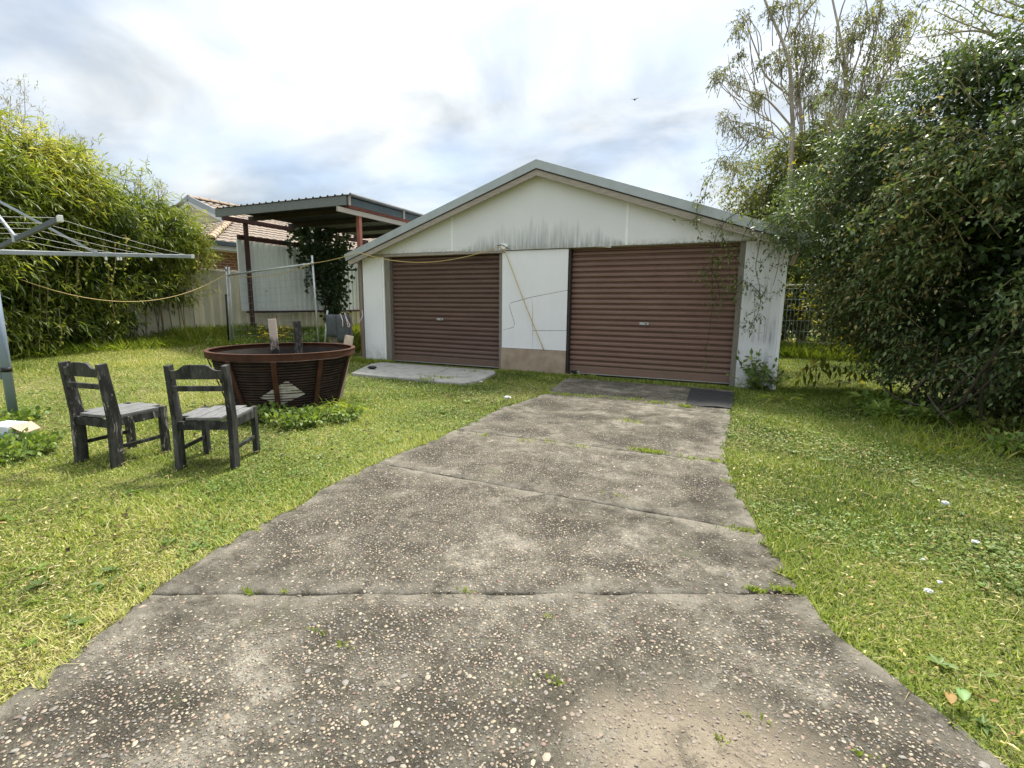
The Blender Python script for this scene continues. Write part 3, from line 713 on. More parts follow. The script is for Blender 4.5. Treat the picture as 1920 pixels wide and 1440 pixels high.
    b = MB(); b.bar(ypl(1118, 462, GY+.02), ypl(1146, 463, GY-.01), .02, .02); b.build('loose_flashing', 'white_trim', g)
    return g
garage()

# ------------------------------------------------------------------ carport, screen, boundary fence, neighbour
def carport():
    yF, yB, xL, xR = 8.6, 14.4, -12.05, -7.85; z0, z1 = 3.28, 3.47
    c = thing('carport', (-10, 9.5, .2), 'flat roofed steel carport with weathered fascia beside the garage', 'carport')
    # ribbed roof: ribs run front to back
    prof = []; x = xL-.03
    while x < xR+.05:
        prof += [(x, .0), (x+.14, .0), (x+.158, .028), (x+.19, .028), (x+.208, .0)]; x += .21
    V = []; F = []
    for (x, h) in prof:
        for y in (yF-.06, yB): V.append((x, y, z1+.012+h-(y-yF)*.006))
    F = [(2*i, 2*i+2, 2*i+3, 2*i+1) for i in range(len(prof)-1)]
    rf = MB().add(V, F).build('roof', 'old_roofing', c)
    MB().box((xL+.02, yF+.01, z1-.006), (xR-.02, yB-.02, z1-.001)).build('underside_shade', 'dark', rf)  # added dark sheet: the shade under the carport roof is put into its colour
    b = MB(); b.box((xL, yF-.035, z0), (xR+.0, yF, z1)); b.build('fascia_board', 'fascia', c, bevel=.004)
    b = MB(); b.box((xR+.002, yF-.02, z0+.01), (xR+.03, yB, z1-.03)); b.build('side_fascia', 'hoist_dark', c, bevel=.003)
    for k in range(2):
        y = yF+.0+1.9*k; MB().box((xR+.031, y, z0+.0), (xR+.05, y+.06, z1+.0)).build('fascia_cover', 'wood_grey_x', c)
    # beams along the sides, rafters across
    MB().box((-12.36, 8.95, z0+.0), (-12.24, yB, z0+.11)).build('side_beam', 'rust_red', c, bevel=.003)
    MB().box((-8.08, 8.78, z0-.02), (-7.98, yB, z0+.075)).build('side_beam', 'rust_lit', c, bevel=.003)
    b = MB(); b.bar(xpl(632, 391, -7.95), xpl(760, 421, -7.95), .05, .10); b.build('timber_rail', 'wood_grey_x', c, bevel=.003)
    b = MB(); b.bar((-8.6, 13.9, 2.78), (-7.6, 13.9, 2.72), .05, .14); b.build('timber_rail', 'plank_pale', c, bevel=.003)
    for y in (9.6, 10.9, 12.2, 13.6):
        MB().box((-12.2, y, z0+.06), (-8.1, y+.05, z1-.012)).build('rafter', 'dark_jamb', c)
    for (x, y) in ((-12.30, 9.58), (-8.03, 9.15), (-12.30, 14.2), (-8.03, 14.2)):
        b = MB(); zg = float(gz(x)); b.box((x-.045, y-.045, zg), (x+.045, y+.045, z0+.005)); p = b.build('post', 'rust_red' if x < -10 else 'rust_lit', c, bevel=.004)
        MB().box((x-.09, y-.09, zg-.002), (x+.09, y+.09, zg+.012)).build('base_plate', 'rust', p)
    return c
carport()

def ribbed(y0, y1, z0, z1, x, period, depth, flat, facing=1, slope=0.0):
    """vertical ribbed sheet on a plane of constant x"""
    prof = []; y = y0
    while y < y1-1e-6:
        e = min(period, y1-y)
        prof += [(y, 0.0), (y+flat*period*.999, 0.0), (y+(flat+.12)*period, depth), (y+.9*period, depth)]; y += period
    prof = [p for p in prof if p[0] <= y1]+[(y1, 0.0)]
    V = []
    for (yy, d) in prof:
        for z in (z0, z1+slope*(yy-y0)): V.append((x+facing*d, yy, z))
    F = [(2*i, 2*i+1, 2*i+3, 2*i+2) for i in range(len(prof)-1)]
    return MB().add(V, F)
def screen():
    s = thing('corrugated_screen', (-12.5, 11.5, .3), 'old white corrugated sheets hung between carport posts above the fence', 'screen')
    y = 9.53; k = 0
    while y < 14.7:
        e = min(y+.78, 14.75); ribbed(y+.004, e-.004, .965-.01*k, 2.85-.012*k, -12.50+.006*(k % 2), .195, .034, .66).build('sheet', 'sheet', s); y = e; k += 1
    MB().box((-12.47, 9.42, 2.86), (-12.38, 14.6, 2.98)).build('top_rail', 'rust_red', s, bevel=.003)
    MB().box((-12.475, 9.55, .90), (-12.40, 14.7, .955)).build('bottom_rail', 'rust_red', s, bevel=.003)
    MB().box((-12.475, 9.40, .965), (-12.44, 9.525, 2.86)).build('edge_flashing', 'sheet', s)
screen()
def fence():
    f = thing('steel_fence', (-12.8, 8, .25), 'beige ribbed steel boundary fence behind the bamboo and long grass', 'fence')
    y = -1.2
    while y < 19:
        e = y+2.37
        for k in range(3):
            ribbed(y+.02+k*.783, y+.02+(k+1)*.783-.004, .24, 2.0, -12.8, .261, .03, .55).build('fence_sheet', 'fence', f)
        MB().box((-12.83, y+.028, 1.995), (-12.745, e-.028, 2.05)).build('top_rail', 'fence_trim', f, bevel=.004)
        MB().box((-12.83, y+.028, .19), (-12.745, e-.028, .245)).build('bottom_rail', 'fence_trim', f, bevel=.004)
        MB().box((-12.84, y-.026, .15), (-12.73, y+.026, 2.055)).build('post', 'fence_trim', f, bevel=.004)
        y = e
fence()
def house():
    h = thing('brick_house', (-20, 12, 0), 'neighbouring orange brick house with weathered tiled hip roof and cream gable', 'house')
    ex, ey, ez, sl = -14.5, 10.1, 2.98, .40
    xr = float(ypl(357, 368, ey+3.0)[0]); zr = ez+sl*(ex-xr); yg = ey+3.0; yB = 27.0
    def tiled(name, s0, s1, to_world, keep, up_len):
        """rows of lapped, rolled tiles; s along the eave, t up the slope (plan)"""
        V = []; F = []; per = .30; crs = .33; ns = int((s1-s0)/per)*4; nt_ = int(up_len/crs)
        for j in range(nt_+1):
            t0, t1 = j*crs, (j+1)*crs+.03
            base = len(V)
            for i in range(ns+1):
                s = s0+(s1-s0)*i/ns; w = .028*(.5+.5*math.cos(2*math.pi*(s/per)))
                V.append(to_world(s, t0, .045+w)); V.append(to_world(s, t1, .012+w)); V.append(to_world(s, t0, .0+w))
            for i in range(ns):
                sm, tm = s0+(s1-s0)*(i+.5)/ns, (t0+t1)/2
                if keep(sm, tm):
                    a = base+3*i; F.append((a, a+3, a+4, a+1)); F.append((a+2, a+5, a+3, a))
        m = MB().add(V, F); return m.build(name, 'tile', h)
    # slope facing the garage
    W = ex-xr
    roofA = tiled('roof', ey, yB, lambda s, t, d: (ex-t, s, ez+sl*t+d), lambda s, t: t < W and ((t < 3.0 and s > ey+t) or (t >= 3.0 and s > yg)), W)
    # slope facing the yard (below the gable)
    roofB = tiled('roof', 2*xr-ex, ex, lambda s, t, d: (s, ey+t, ez+sl*t+d), lambda s, t: t < 3.0 and (ex-s) > t and (s-(2*xr-ex)) > t, 3.0)
    MB().add([(2*xr-ex, ey, ez), (xr, yg, zr), (xr, yB, zr), (2*xr-ex, yB, ez), (2*xr-ex, ey, ez)][:4], [(0, 1, 2, 3)]).build('roof', 'tile', h)
    # hip and ridge caps, one by one
    def caps(p, q, n, r=.12):
        p, q = np.array(p, float), np.array(q, float); d = (q-p)/n; u = d/np.linalg.norm(d); sd_ = np.cross(u, (0, 0, 1.0)); sd_ /= np.linalg.norm(sd_); up = np.cross(sd_, u)
        for k in range(n):
            m = MB(); V = []
            for e, rr in ((0, r*1.1), (1.06, r*.92)):
                for a in range(7):
                    t = math.pi*(a/6); V.append(p+d*(k+e)+sd_*math.cos(t)*rr+up*(math.sin(t)*rr*.75-.02))
            F = [(a, a+1, a+8, a+7) for a in range(6)]+[tuple(range(7))]
            m.add(V, F).build('ridge_tile', 'ridge', roofA)
    caps((ex+.02, ey-.02, ez+.10), (ex-3.05, yg+.05, ez+sl*3.05+.10), 11)
    caps((xr, yg-.1, zr+.08), (xr, yB, zr+.08), 34)
    # gable end
    zt = ez+sl*3.0
    m = MB(); m.prism([(ex-3.1, yg, zt+.02), (2*xr-ex+3.1, yg, zt+.02), (xr, yg, zr-.05)], (0, .06, 0)); gb = m.build('gable', 'cream', h)
    for k in range(1, 5):
        z = zt+.06+k*.19; wdt = (zr-.1-z)/sl
        if wdt > .1: MB().box((xr-wdt, yg-.018, z), (xr+wdt, yg-.002, z+.016)).build('weatherboard', 'cream', gb)
    for sg in (1, -1):
        a = np.array((xr, yg-.10, zr+.03)); e = np.array((xr+sg*(W-2.75), yg-.10, zr+.03-sl*(W-2.75)))
        m = MB(); m.bar(a, e, .05, .20); m.build('barge_board', 'barge', gb)
        m = MB(); m.bar(a+(0, -.0, -.16), e+(0, 0, -.16), .03, .14); m.build('barge_lining', 'soffit', gb)
    # gutters, soffit, walls
    MB().box((ex-.02, ey-.08, ez-.10), (ex+.09, yB, ez+.03)).build('gutter', 'hoist_dark', h, bevel=.01)
    MB().box((2*xr-ex, ey-.10, ez-.10), (ex+.09, ey+.0, ez+.03)).build('gutter', 'hoist_dark', h, bevel=.01)
    MB().box((ex-.6, ey+.0, ez-.22), (ex-.025, yB, ez-.19)).build('soffit', 'soffit', h)
    MB().box((ex-.05, ey+.0, ez-.22), (ex-.024, yB, ez-.10)).build('fascia', 'soffit', h)
    MB().box((2*xr-ex+.5, ey+.5, 0), (ex-.55, yB, ez-.2)).build('wall', 'brick', h)
house()

# ------------------------------------------------------------------ yard objects
def tub():
    cx, cy, H, R, r0 = -4.92, 4.22, .69, .81, .585; zb = -.015
    t = thing('drum_fire_pit', (cx, cy, zb), 'huge rusty tapered drum with hoops and flat bars standing in weeds', 'fire pit')
    rad = lambda z: r0+(R-.02-r0)*((z-zb)/(H-zb))
    P = lambda a, r, z: (cx+r*math.cos(a), cy+r*math.sin(a), z)
    n = 72
    def ring(z0, z1, ra, rb, th, name, mat, parent, seg=n):
        V = []; F = []
        for k in range(seg):
            a = 2*math.pi*k/seg
            V += [P(a, ra, z0), P(a, rb, z1), P(a, rb-th, z1), P(a, ra-th, z0)]
        for k in range(seg):
            i, j = 4*k, 4*((k+1) % seg)
            F += [(i, j, j+1, i+1), (i+1, j+1, j+2, i+2), (i+2, j+2, j+3, i+3), (i+3, j+3, j, i)]
        return MB().add(V, F).build(name, mat, parent)
    ring(H-.070, H, R-.003, R, .014, 'rim_band', 'rust', t)
    ring(H-.006, H+.004, R+.004, R+.004, .045, 'rim_lip', 'rust', t)
    ring(zb+.01, H-.05, rad(zb)-.045, rad(H-.05)-.035, .006, 'lining', 'soot', t)
    m = MB(); m.add([P(2*math.pi*k/40, r0-.05, zb+.03) for k in range(40)], [tuple(range(40))]); m.build('floor', 'soot', t)
    # hoops: pressed ribs of the drum wall, too fine to count
    rr = np.random.default_rng(3); V = []; F = []; z = zb+.03; 
    while z < H-.085:
        zz = []; base = len(V); amp = rr.normal(0, .0025); ph = rr.uniform(0, 6)
        for k in range(n):
            a = 2*math.pi*k/n; dz = amp*math.sin(a*2+ph)+.0012*math.sin(a*9+ph); r = rad(z)-.012+.003*math.sin(a*3+ph)
            V += [P(a, r-.016, z+dz-.011), P(a, r+.002, z+dz-.006), P(a, r+.002, z+dz+.004), P(a, r-.016, z+dz+.010)]
        for k in range(n):
            i, j = base+4*k, base+4*((k+1) % n)
            F += [(i, j, j+1, i+1), (i+1, j+1, j+2, i+2), (i+2, j+2, j+3, i+3)]
        z += .0295
    o = MB().add(V, F).build('hoops', 'char', t); tag(o, kind='stuff')
    cam_a = math.atan2(-cy, -cx)
    for k in range(10):
        a = cam_a+math.radians(-8+36*k); w = .027
        pts = []
        for (z_, r_) in ((zb, rad(zb)+.004), (H-.08, rad(H-.08)+.010)):
            for s in (-1, 1): pts.append(P(a+s*w/r_, r_, z_))
        nrm = np.array((math.cos(a), math.sin(a), 0))*.012
        m = MB(); m.prism([pts[0], pts[1], pts[3], pts[2]], nrm); m.build('flat_bar', 'rust', t, bevel=.002)
    # pale board showing between the hoops: laid in the wall, a skewed diamond
    pts2 = [(488, 745), (538, 713), (572, 738), (527, 759)]
    Vv = []
    def wallpoint(px, py):
        v = ray(px, py); s = 3.0
        for _ in range(60):
            p = CAM+v*s; d = math.hypot(p[0]-cx, p[1]-cy)-(rad(p[2])-.0195)
            s += d*.6 if d > 0 else d*.3
        return CAM+v*s
    G = 8; grid = []
    for i in range(G+1):
        for j in range(G+1):
            u, w = i/G, j/G; p = (1-u)*(1-w)*np.array(pts2[0])+u*(1-w)*np.array(pts2[1])+u*w*np.array(pts2[2])+(1-u)*w*np.array(pts2[3]); grid.append(wallpoint(*p))
    m = MB(); m.add(grid, [(i*(G+1)+j, (i+1)*(G+1)+j, (i+1)*(G+1)+j+1, i*(G+1)+j+1) for i in range(G) for j in range(G)])
    bo = m.build('board_offcut', 'pale_board', None, (cx, cy, 0)); sol = bo.modifiers.new('solid', 'SOLIDIFY'); sol.thickness = .008; sol.offset = 1
    tag(bo, 'pale diamond shaped board showing between the hoops of the rusty drum', 'board')
    # timbers standing in the drum
    def plank(top, bot, w, th, mat, label, up):
        m = MB(); m.bar(bot, top, w, th, up); o = m.build('timber_plank', mat, None, tuple(bot), .004); tag(o, label, 'plank')
    q = lambda px, py, dd: CAM+ray(px, py)*dd
    dd = float(np.hypot(cx, cy))*.985
    plank(q(509.5, 598, dd-.10), q(523, 705, dd-.02)+(0, 0, -.28), .092, .035, 'plank_half', 'pale timber plank with charred foot standing in the rusty drum', (-.70, .71, 0))
    plank(q(556.5, 602, dd+.12), q(563, 690, dd+.12)+(0, 0, -.34), .098, .04, 'plank_char', 'blackened timber plank standing in the rusty drum', (-.76, .65, 0))
    plank(q(655, 630, dd+.28), q(632, 705, dd+.10)+(0, 0, -.3), .10, .075, 'plank_pale', 'thick sawn timber block leaning over the rim of the rusty drum', (-.80, .60, 0))
tub()

def chair(name, org, deg, label, matb):
    c = bpy.data.objects.new(name, None); link(c, None, (org[0], org[1], -.016)); c.rotation_euler = (0, 0, math.radians(deg)); tag(c, label, 'chair')
    ORG[c.name] = np.zeros(3)     # parts are given in the chair's own frame: x across, y towards its front
    W, Dp, S, H = .43, .45, .385, .795; t, lw = .036, .088
    def bx(n, a, b, mat, bev=.003): return MB().box(a, b).build(n, mat, c, bevel=bev)
    for s in (-1, 1):
        x0 = s*W/2-(t if s > 0 else 0)
        m = MB(); m.prism([(x0, -.012, 0), (x0, lw-.012, 0), (x0, lw, S), (x0, lw*.72-.03, H), (x0, -.032, H-.006), (x0, 0, S)], (t, 0, 0)); m.build('rear_leg', matb, c, bevel=.004)
        m = MB(); m.box((x0, Dp-.062, 0), (x0+t, Dp, S+.012)); m.build('front_leg', matb, c, bevel=.004)
        bx('stretcher', (x0+.008, lw, .135), (x0+t-.008, Dp-.062, .163), 'chair_dark')
        bx('side_rail', (x0+.003, lw, S-.075), (x0+t-.003, Dp-.062, S-.012), matb)
    bx('rear_rail', (-W/2+t, .012, S-.082), (W/2-t, .036, S-.016), 'chair_dark')
    bx('front_rail', (-W/2+t, Dp-.05, S-.075), (W/2-t, Dp-.026, S-.014), 'chair_dark')
    n = 5; x = -W/2+.002; w = (W-.004)/n
    for k in range(n):
        inner = 0 < k < n-1
        bx('seat_slat', (x+.003, .018 if inner else lw+.004, S-.010+.0015*(k % 2)), (x+w-.003, Dp+.012 if inner else Dp-.066, S+.012+.0015*(k % 2)), 'chair_seat'); x += w
    # crest rail with a raised middle, and the rail under it
    top = [(-.5, .0), (-.40, .0), (-.33, .008), (-.26, .030), (-.20, .041), (.20, .041), (.26, .030), (.33, .008), (.40, .0), (.5, .0)]
    wi = W-2*t; poly = [(px*wi, -.026, H-.040+pz) for px, pz in top]+[(.5*wi, -.020, H-.105), (-.5*wi, -.020, H-.105)]
    m = MB(); m.prism(poly, (0, .026, 0)); m.build('crest_rail', 'chair_dark', c, bevel=.003)
    bx('back_rail', (-wi/2, -.014, H-.195), (wi/2, .010, H-.155), 'chair_dark')
    return c
chair('wooden_chair', (-4.425, 1.995), 7, 'low charcoal wooden chair with flaking paint standing beside the clothesline pole', 'chair_worn')
chair('wooden_chair', (-3.575, 2.30), 29.5, 'low charcoal wooden chair with pale grey slat seat in front of the rusty drum', 'chair_dark')

def clothesline():
    bx, by = -6.80, 2.42
    r = thing('rotary_clothesline', (bx, by, -.02), 'rotary clothesline with blue grey pole and wires, standing in clover', 'clothesline')
    z = 1.83; zh = 1.69; ctr = np.array((bx, by, zh))
    lean = np.array((-.02, 0, 0))
    MB().tube([(bx, by, -.02), (bx, by, 1.56)], .041, 14).build('pole', 'hoist_blue', r)
    MB().tube([(bx, by, 1.5), (bx, by, 2.30)], .024, 12).build('inner_pole', 'galv', r)
    MB().tube([(bx, by, .50), (bx, by, .545)], .046, 14).build('clamp_band', 'black_plastic', r)
    MB().box((bx-.06, by-.05, .42), (bx-.034, by+.02, .52)).build('winder_box', 'hoist_blue', r, bevel=.01)
    MB().tube([(bx, by, zh-.10), (bx, by, zh+.08)], .048, 14).build('hub', 'galv', r)
    MB().tube([(bx, by, 2.22), (bx, by, 2.32)], .035, 12).build('top_hub', 'galv', r)
    eA = gp(362, 481, 1.81); eB = gp(113, 410, 1.83)
    dA = eA-ctr; dB = eB-ctr
    ends = [eA, eB, np.array((2*bx-eA[0], 2*by-eA[1], z)), np.array((2*bx-eB[0], 2*by-eB[1], z))]
    for k, e in enumerate(ends):
        d = e-ctr; u = d/np.linalg.norm(d)
        m = MB(); m.bar(ctr+u*.04, e-u*.03, .024, .042); m.build('arm', 'hoist_dark' if k == 1 else 'galv', r, bevel=.003)
        m = MB(); m.bar(e-u*.03, e+u*.012, .030, .048); m.build('arm_cap', 'white_plastic', r, bevel=.003)
        q = ctr+d*.45+(0, 0, .02); m = MB(); m.bar((bx, by, 2.27), q, .016, .026); m.build('strut', 'galv', r)
        m = MB(); m.box(q-(.02, .02, .045), q+(.02, .02, .02)); m.build('strut_bracket', 'galv', r, bevel=.004)
    for k, f in enumerate((.40, .54, .68, .82, .95)):
        P = [ctr+(e-ctr)*f+(0, 0, .022) for e in ends]; path = []
        for i in range(4): path += catenary(P[i], P[(i+1) % 4], .012*f, 6)[:-1]
        path.append(P[0]); MB().tube(path, .0022, 5, False).build('wire_line', 'wire', r)
    # pegs left on the arm
    for f in (.50, .56, .575, .74):
        p = ctr+dA*f; m = MB(); m.bar(p+(0, 0, -.02), p+(.004, 0, -.06), .018, .02); o = m.build('clothes_peg', 'white_plastic', None, tuple(p)); tag(o, 'small white clothes peg clipped under the clothesline arm', 'peg', 'pegs on the clothesline arm')
clothesline()

def temp_fence():
    a0, a1 = xpl(433, 648, -11), xpl(424, 500, -11); a0[2] = float(gz(a0[0])); b1 = xpl(585, 479, -8.6); b0 = xpl(598.5, 652, -8.6); b0[2] = float(gz(b0[0]))
    f = thing('temporary_fence', a0, 'galvanised pipe and wire mesh fence panel behind the rusty drum', 'fence panel')
    d = np.array((b1-a1)); d[2] = 0; d /= np.linalg.norm(d)
    MB().tube([a0, a1], .022, 10).build('pipe_post', 'galv_pale', f)
    MB().tube([a0+d*.10+(0, 0, .0), a1+d*.085+(0, 0, -.01)], .020, 10).build('pipe_post', 'galv_pale', f)
    MB().tube([b0, b1], .022, 10).build('pipe_post', 'galv_pale', f)
    MB().tube([xpl(427, 516, -10.92), b1+(0, 0, -.17)], .020, 10).build('top_pipe', 'galv_pale', f)
    MB().tube([b1+(0, 0, -.20), b1+(0, 0, -.13)], .031, 10).build('clamp', 'galv', f)
    MB().tube([a1+(0, 0, -.09), a1+(0, 0, -.02)], .030, 10).build('clamp', 'galv', f)
    MB().tube([a0-d*.055, a0-d*.055+(a1-a0)*.66], .024, 8).build('pipe_sleeve', 'black_plastic', f)
    m = MB(); ta, tb = a1+(0, 0, -.12), b1+(0, 0, -.18)
    for k in range(12):
        h = k*.15; m.tube([ta+(0, 0, -h), tb+(0, 0, -h)], .0021, 3, False)
    L = np.linalg.norm(tb-ta); n = int(L/.075)
    for k in range(1, n):
        p = ta+(tb-ta)*k/n; m.tube([p, (p[0], p[1], p[2]-1.7)], .0015, 3, False)
    m.build('wire_mesh', 'galv_pale', f)
    p0, p1 = xpl(606, 648, -8.35), xpl(614, 582, -8.3); p0[2] = float(gz(p0[0]))
    o = MB().tube([p0, p1], .02, 10).build('steel_stake', 'galv_pale', None, tuple(p0)); tag(o, 'short leaning galvanised stake beside the grey cushion', 'stake')
    return a1, b1
A1, B1 = temp_fence()

def cord():
    pts = []
    s = xpl(8, 512, -11.2); a = A1+(.02, -.03, -.17); pts += catenary(s, a, .55, 18)
    b = B1+(0, -.03, -.17); pts += catenary(a, b, .16, 10)[1:]
    c = ypl(672, 473, GY-.26); pts += catenary(b, c, .03, 6)[1:]
    d = ypl(936, 462, GY-.09); pts += catenary(c, d, .24, 16)[1:]
    e = ypl(947, 471, GY-.05); f = ypl(1020, 657, GY-.035); pts += [e]+catenary(e, f, .03, 10)[1:]
    o = MB().tube(pts, .0075, 6).build('washing_rope', 'cord', None, tuple(s)); tag(o, 'thin yellow rope strung from the bamboo past the fence to the garage', 'rope')
cord()

def cushion():
    g0 = float(gz(-7.8)); o = thing('folded_cushion', (-7.72, 8.1, g0), 'grey folded seat cushion with brown underside leaning beside the garage corner', 'cushion')
    def pad(x0, x1, z0, z1, y, th, name, mat):
        nx, nz = 9, 9; V = []; F = []
        for side in (0, 1):
            for i in range(nx):
                for k in range(nz):
                    u, w = i/(nx-1)*2-1, k/(nz-1)*2-1; bulge = (1-u**4)*(1-w**4); V.append((x0+(x1-x0)*i/(nx-1)*1.0, y+(-1 if side == 0 else 1)*th*(.35+.65*bulge)+.03*(z1-(z0+(z1-z0)*k/(nz-1))), z0+(z1-z0)*k/(nz-1)))
        N = nx*nz
        for i in range(nx-1):
            for k in range(nz-1):
                a = i*nz+k; F.append((a, a+nz, a+nz+1, a+1)); F.append((N+a, N+a+1, N+a+nz+1, N+a+nz))
        for i in range(nx-1):
            a = i*nz; F.append((a, N+a, N+a+nz, a+nz)); a = i*nz+nz-1; F.append((a, a+nz, N+a+nz, N+a))
        for k in range(nz-1):
            a = k; F.append((a, a+1, N+a+1, N+a)); a = (nx-1)*nz+k; F.append((a, N+a, N+a+1, a+1))
        x = MB().add(V, F, True).build(name, mat, o); return x
    pad(-8.05, -7.42, .12, .94, 8.10, .06, 'underside', 'hessian')
    pad(-8.02, -7.73, .50, .97, 8.01, .055, 'pad', 'cushion')
    pad(-7.725, -7.38, .40, .97, 8.00, .055, 'pad', 'cushion')
    pr = lambda px, py: ypl(px, py, 7.92)
    MB().tube(smooth_line([pr(638, 588), pr(642, 600), pr(643, 613)], 4), .010, 6).build('strap_end', 'strap', o)
    MB().tube(smooth_line([pr(646, 587), pr(651, 600), pr(656, 610), pr(653, 613), pr(651, 604), pr(648, 594)], 4), .008, 6).build('strap_loop', 'strap', o)
    MB().tube(smooth_line([ypl(679, 582, 8.0), ypl(680, 592, 7.98), ypl(676, 600, 7.95), ypl(672, 604, 7.95)], 4), .006, 6).build('tie_cord', 'white_plastic', o)
cushion()

def small_things():
    # rubber mat
    P = [gp(1295, 729), gp(1378, 738), gp(1372, 768), gp(1285, 760)]; P = [(p[0], p[1]) for p in P]
    n = 14; V = []; r = np.random.default_rng(2)
    for i in range(n+1):
        for j in range(n+1):
            u, w = i/n, j/n; q = (1-u)*(1-w)*np.array(P[0])+u*(1-w)*np.array(P[1])+u*w*np.array(P[2])+(1-u)*w*np.array(P[3]); V.append((q[0], q[1], .016+.006*math.sin(u*7)*math.sin(w*5)+r.normal(0, .0012)))
    m = MB().add(V, [(i*(n+1)+j, i*(n+1)+j+1, (i+1)*(n+1)+j+1, (i+1)*(n+1)+j) for i in range(n) for j in range(n)])
    o = m.build('rubber_mat', 'rubber', None, (P[0][0], P[0][1], 0)); s = o.modifiers.new('solid', 'SOLIDIFY'); s.thickness = .008; s.offset = -1; tag(o, 'worn black rubber mat lying in front of the lighter roller door', 'mat')
    # lock and cable at the foot of the door
    p = ypl(1075, 697, GY-.04); p[2] = .05
    t = thing('door_lock', (p[0], p[1], 0), 'black lock and short cable at the foot of the lighter roller door', 'lock')
    MB().box(p-(.05, .03, .02), p+(.06, .03, .03)).build('lock_body', 'black_plastic', t, bevel=.01)
    MB().tube(smooth_line([p+(.05, 0, .0), p+(.09, -.01, .02), p+(.12, 0, -.01), p+(.09, 0, -.035)], 5), .009, 7).build('shackle', 'galv', t)
    MB().tube(smooth_line([p+(-.02, -.02, -.01), p+(-.04, -.04, -.04), p+(-.12, -.06, -.045), p+(-.2, -.05, -.04)], 5), .010, 7).build('cable', 'card_brown', t)
    # black lump on the apron
    p = gp(698, 692, .03); m = MB(); r = np.random.default_rng(8); V = []; F = []
    for i in range(5):
        for k in range(9):
            a = 2*math.pi*k/9; f = math.sin(math.pi*(i+.4)/5.2); V.append((p[0]+math.cos(a)*.10*f*r.uniform(.85, 1.15), p[1]+math.sin(a)*.055*f*r.uniform(.85, 1.15), .03+.06*i/4*r.uniform(.9, 1.1)))
    for i in range(4):
        for k in range(9): F.append((i*9+k, i*9+(k+1) % 9, (i+1)*9+(k+1) % 9, (i+1)*9+k))
    F.append(tuple(36+k for k in range(9))); o = m.add(V, F, True).build('charcoal_lump', 'black_plastic', None, (p[0], p[1], .03)); tag(o, 'small black charcoal lump on the pale concrete apron', 'charcoal')
    # white printed box half sunk in the clover
    b = thing('cardboard_box', (-5.80, 1.92, -.018), 'white printed box with torn brown flap lying in clover', 'box')
    c0, c1 = gp(28, 832), gp(-30, 828); u = c0-c1; u /= np.linalg.norm(u); v = np.array((-u[1], u[0], 0))
    def quadbox(name, o, a, bb, h, mat, z=0.0):
        m = MB(); m.prism([o+(0, 0, z), o+a+(0, 0, z), o+a+bb+(0, 0, z), o+bb+(0, 0, z)], (0, 0, h)); return m.build(name, mat, b, bevel=.003)
    quadbox('carton', c1, u*.27, v*.20, .165, 'card', -.02)
    lo = c1+u*.13-v*.003; m = MB(); m.prism([lo+(0, 0, .045), lo+u*.10+(0, 0, .045), lo+u*.10+(0, 0, .085), lo+(0, 0, .085)], v*-.002); m.build('print_block', 'card_blue', b)
    lo = c1+u*.02-v*.003; m = MB(); m.prism([lo+(0, 0, .105), lo+u*.17+(0, 0, .105), lo+u*.17+(0, 0, .125), lo+(0, 0, .125)], v*-.002); m.build('print_band', 'card_blue', b)
    m = MB(); f0 = c1+u*.275; m.prism([f0+v*.02+(0, 0, .14), f0+v*.19+(0, 0, .15), f0+u*.12+v*.17+(0, 0, .10), f0+u*.13+v*.03+(0, 0, .085)], (0, 0, .006)); m.build('flap', 'card_brown', b)
    m = MB(); m.prism([f0+u*.03+v*.05+(0, 0, .02), f0+u*.13+v*.05+(0, 0, .015), f0+u*.13+v*.05+(0, 0, .085), f0+u*.03+v*.05+(0, 0, .10)], v*.01); m.build('flap', 'card_brown', b)
    # paper scraps
    def scrap(px, py, s, seed, label, group=None):
        p = gp(px, py); r = np.random.default_rng(seed); V = []; F = []; nu, nv = 10, 7
        for j in range(nv):
            f = math.pi*(j+.15)/(nv-.7)
            for i in range(nu):
                q = 2*math.pi*i/nu; k = s*.5*r.uniform(.55, 1.15); V.append((p[0]+math.cos(q)*math.sin(f)*k*1.15, p[1]+math.sin(q)*math.sin(f)*k*.85, .004+s*.26+math.cos(f)*k*.55))
        F = [(j*nu+i, j*nu+(i+1) % nu, (j+1)*nu+(i+1) % nu, (j+1)*nu+i) for j in range(nv-1) for i in range(nu)]+[tuple(range(nu))[::-1], tuple((nv-1)*nu+i for i in range(nu))]
        m = MB().add(V, F)
        o = m.build('paper_scrap', 'paper', None, (p[0], p[1], 0)); tag(o, label, 'paper', group)
    for k, (x, y, s, lab) in enumerate([(1772, 948, .055, 'largest crumpled white paper scrap lying alone on the open lawn by the hedge'), (1828, 1020, .036, 'white paper scrap on the lawn between the paired scraps and the hedge'), (1740, 1113, .034, 'bigger of two white paper scraps lying close together on the lawn'), (1762, 1096, .026, 'smaller of two white paper scraps lying close together on the lawn'), (1730, 1052, .02, 'tiny white paper flake on the lawn beside the driveway'), (1722, 768, .12, 'white paper scrap caught in grey green weeds under the hedge'),
                                    (951, 749, .09, 'crumpled white paper scrap in the grass at the driveway edge'), (902, 718, .06, 'small white paper scrap at the corner of the pale concrete apron')]): scrap(x, y, s, 40+k, lab)
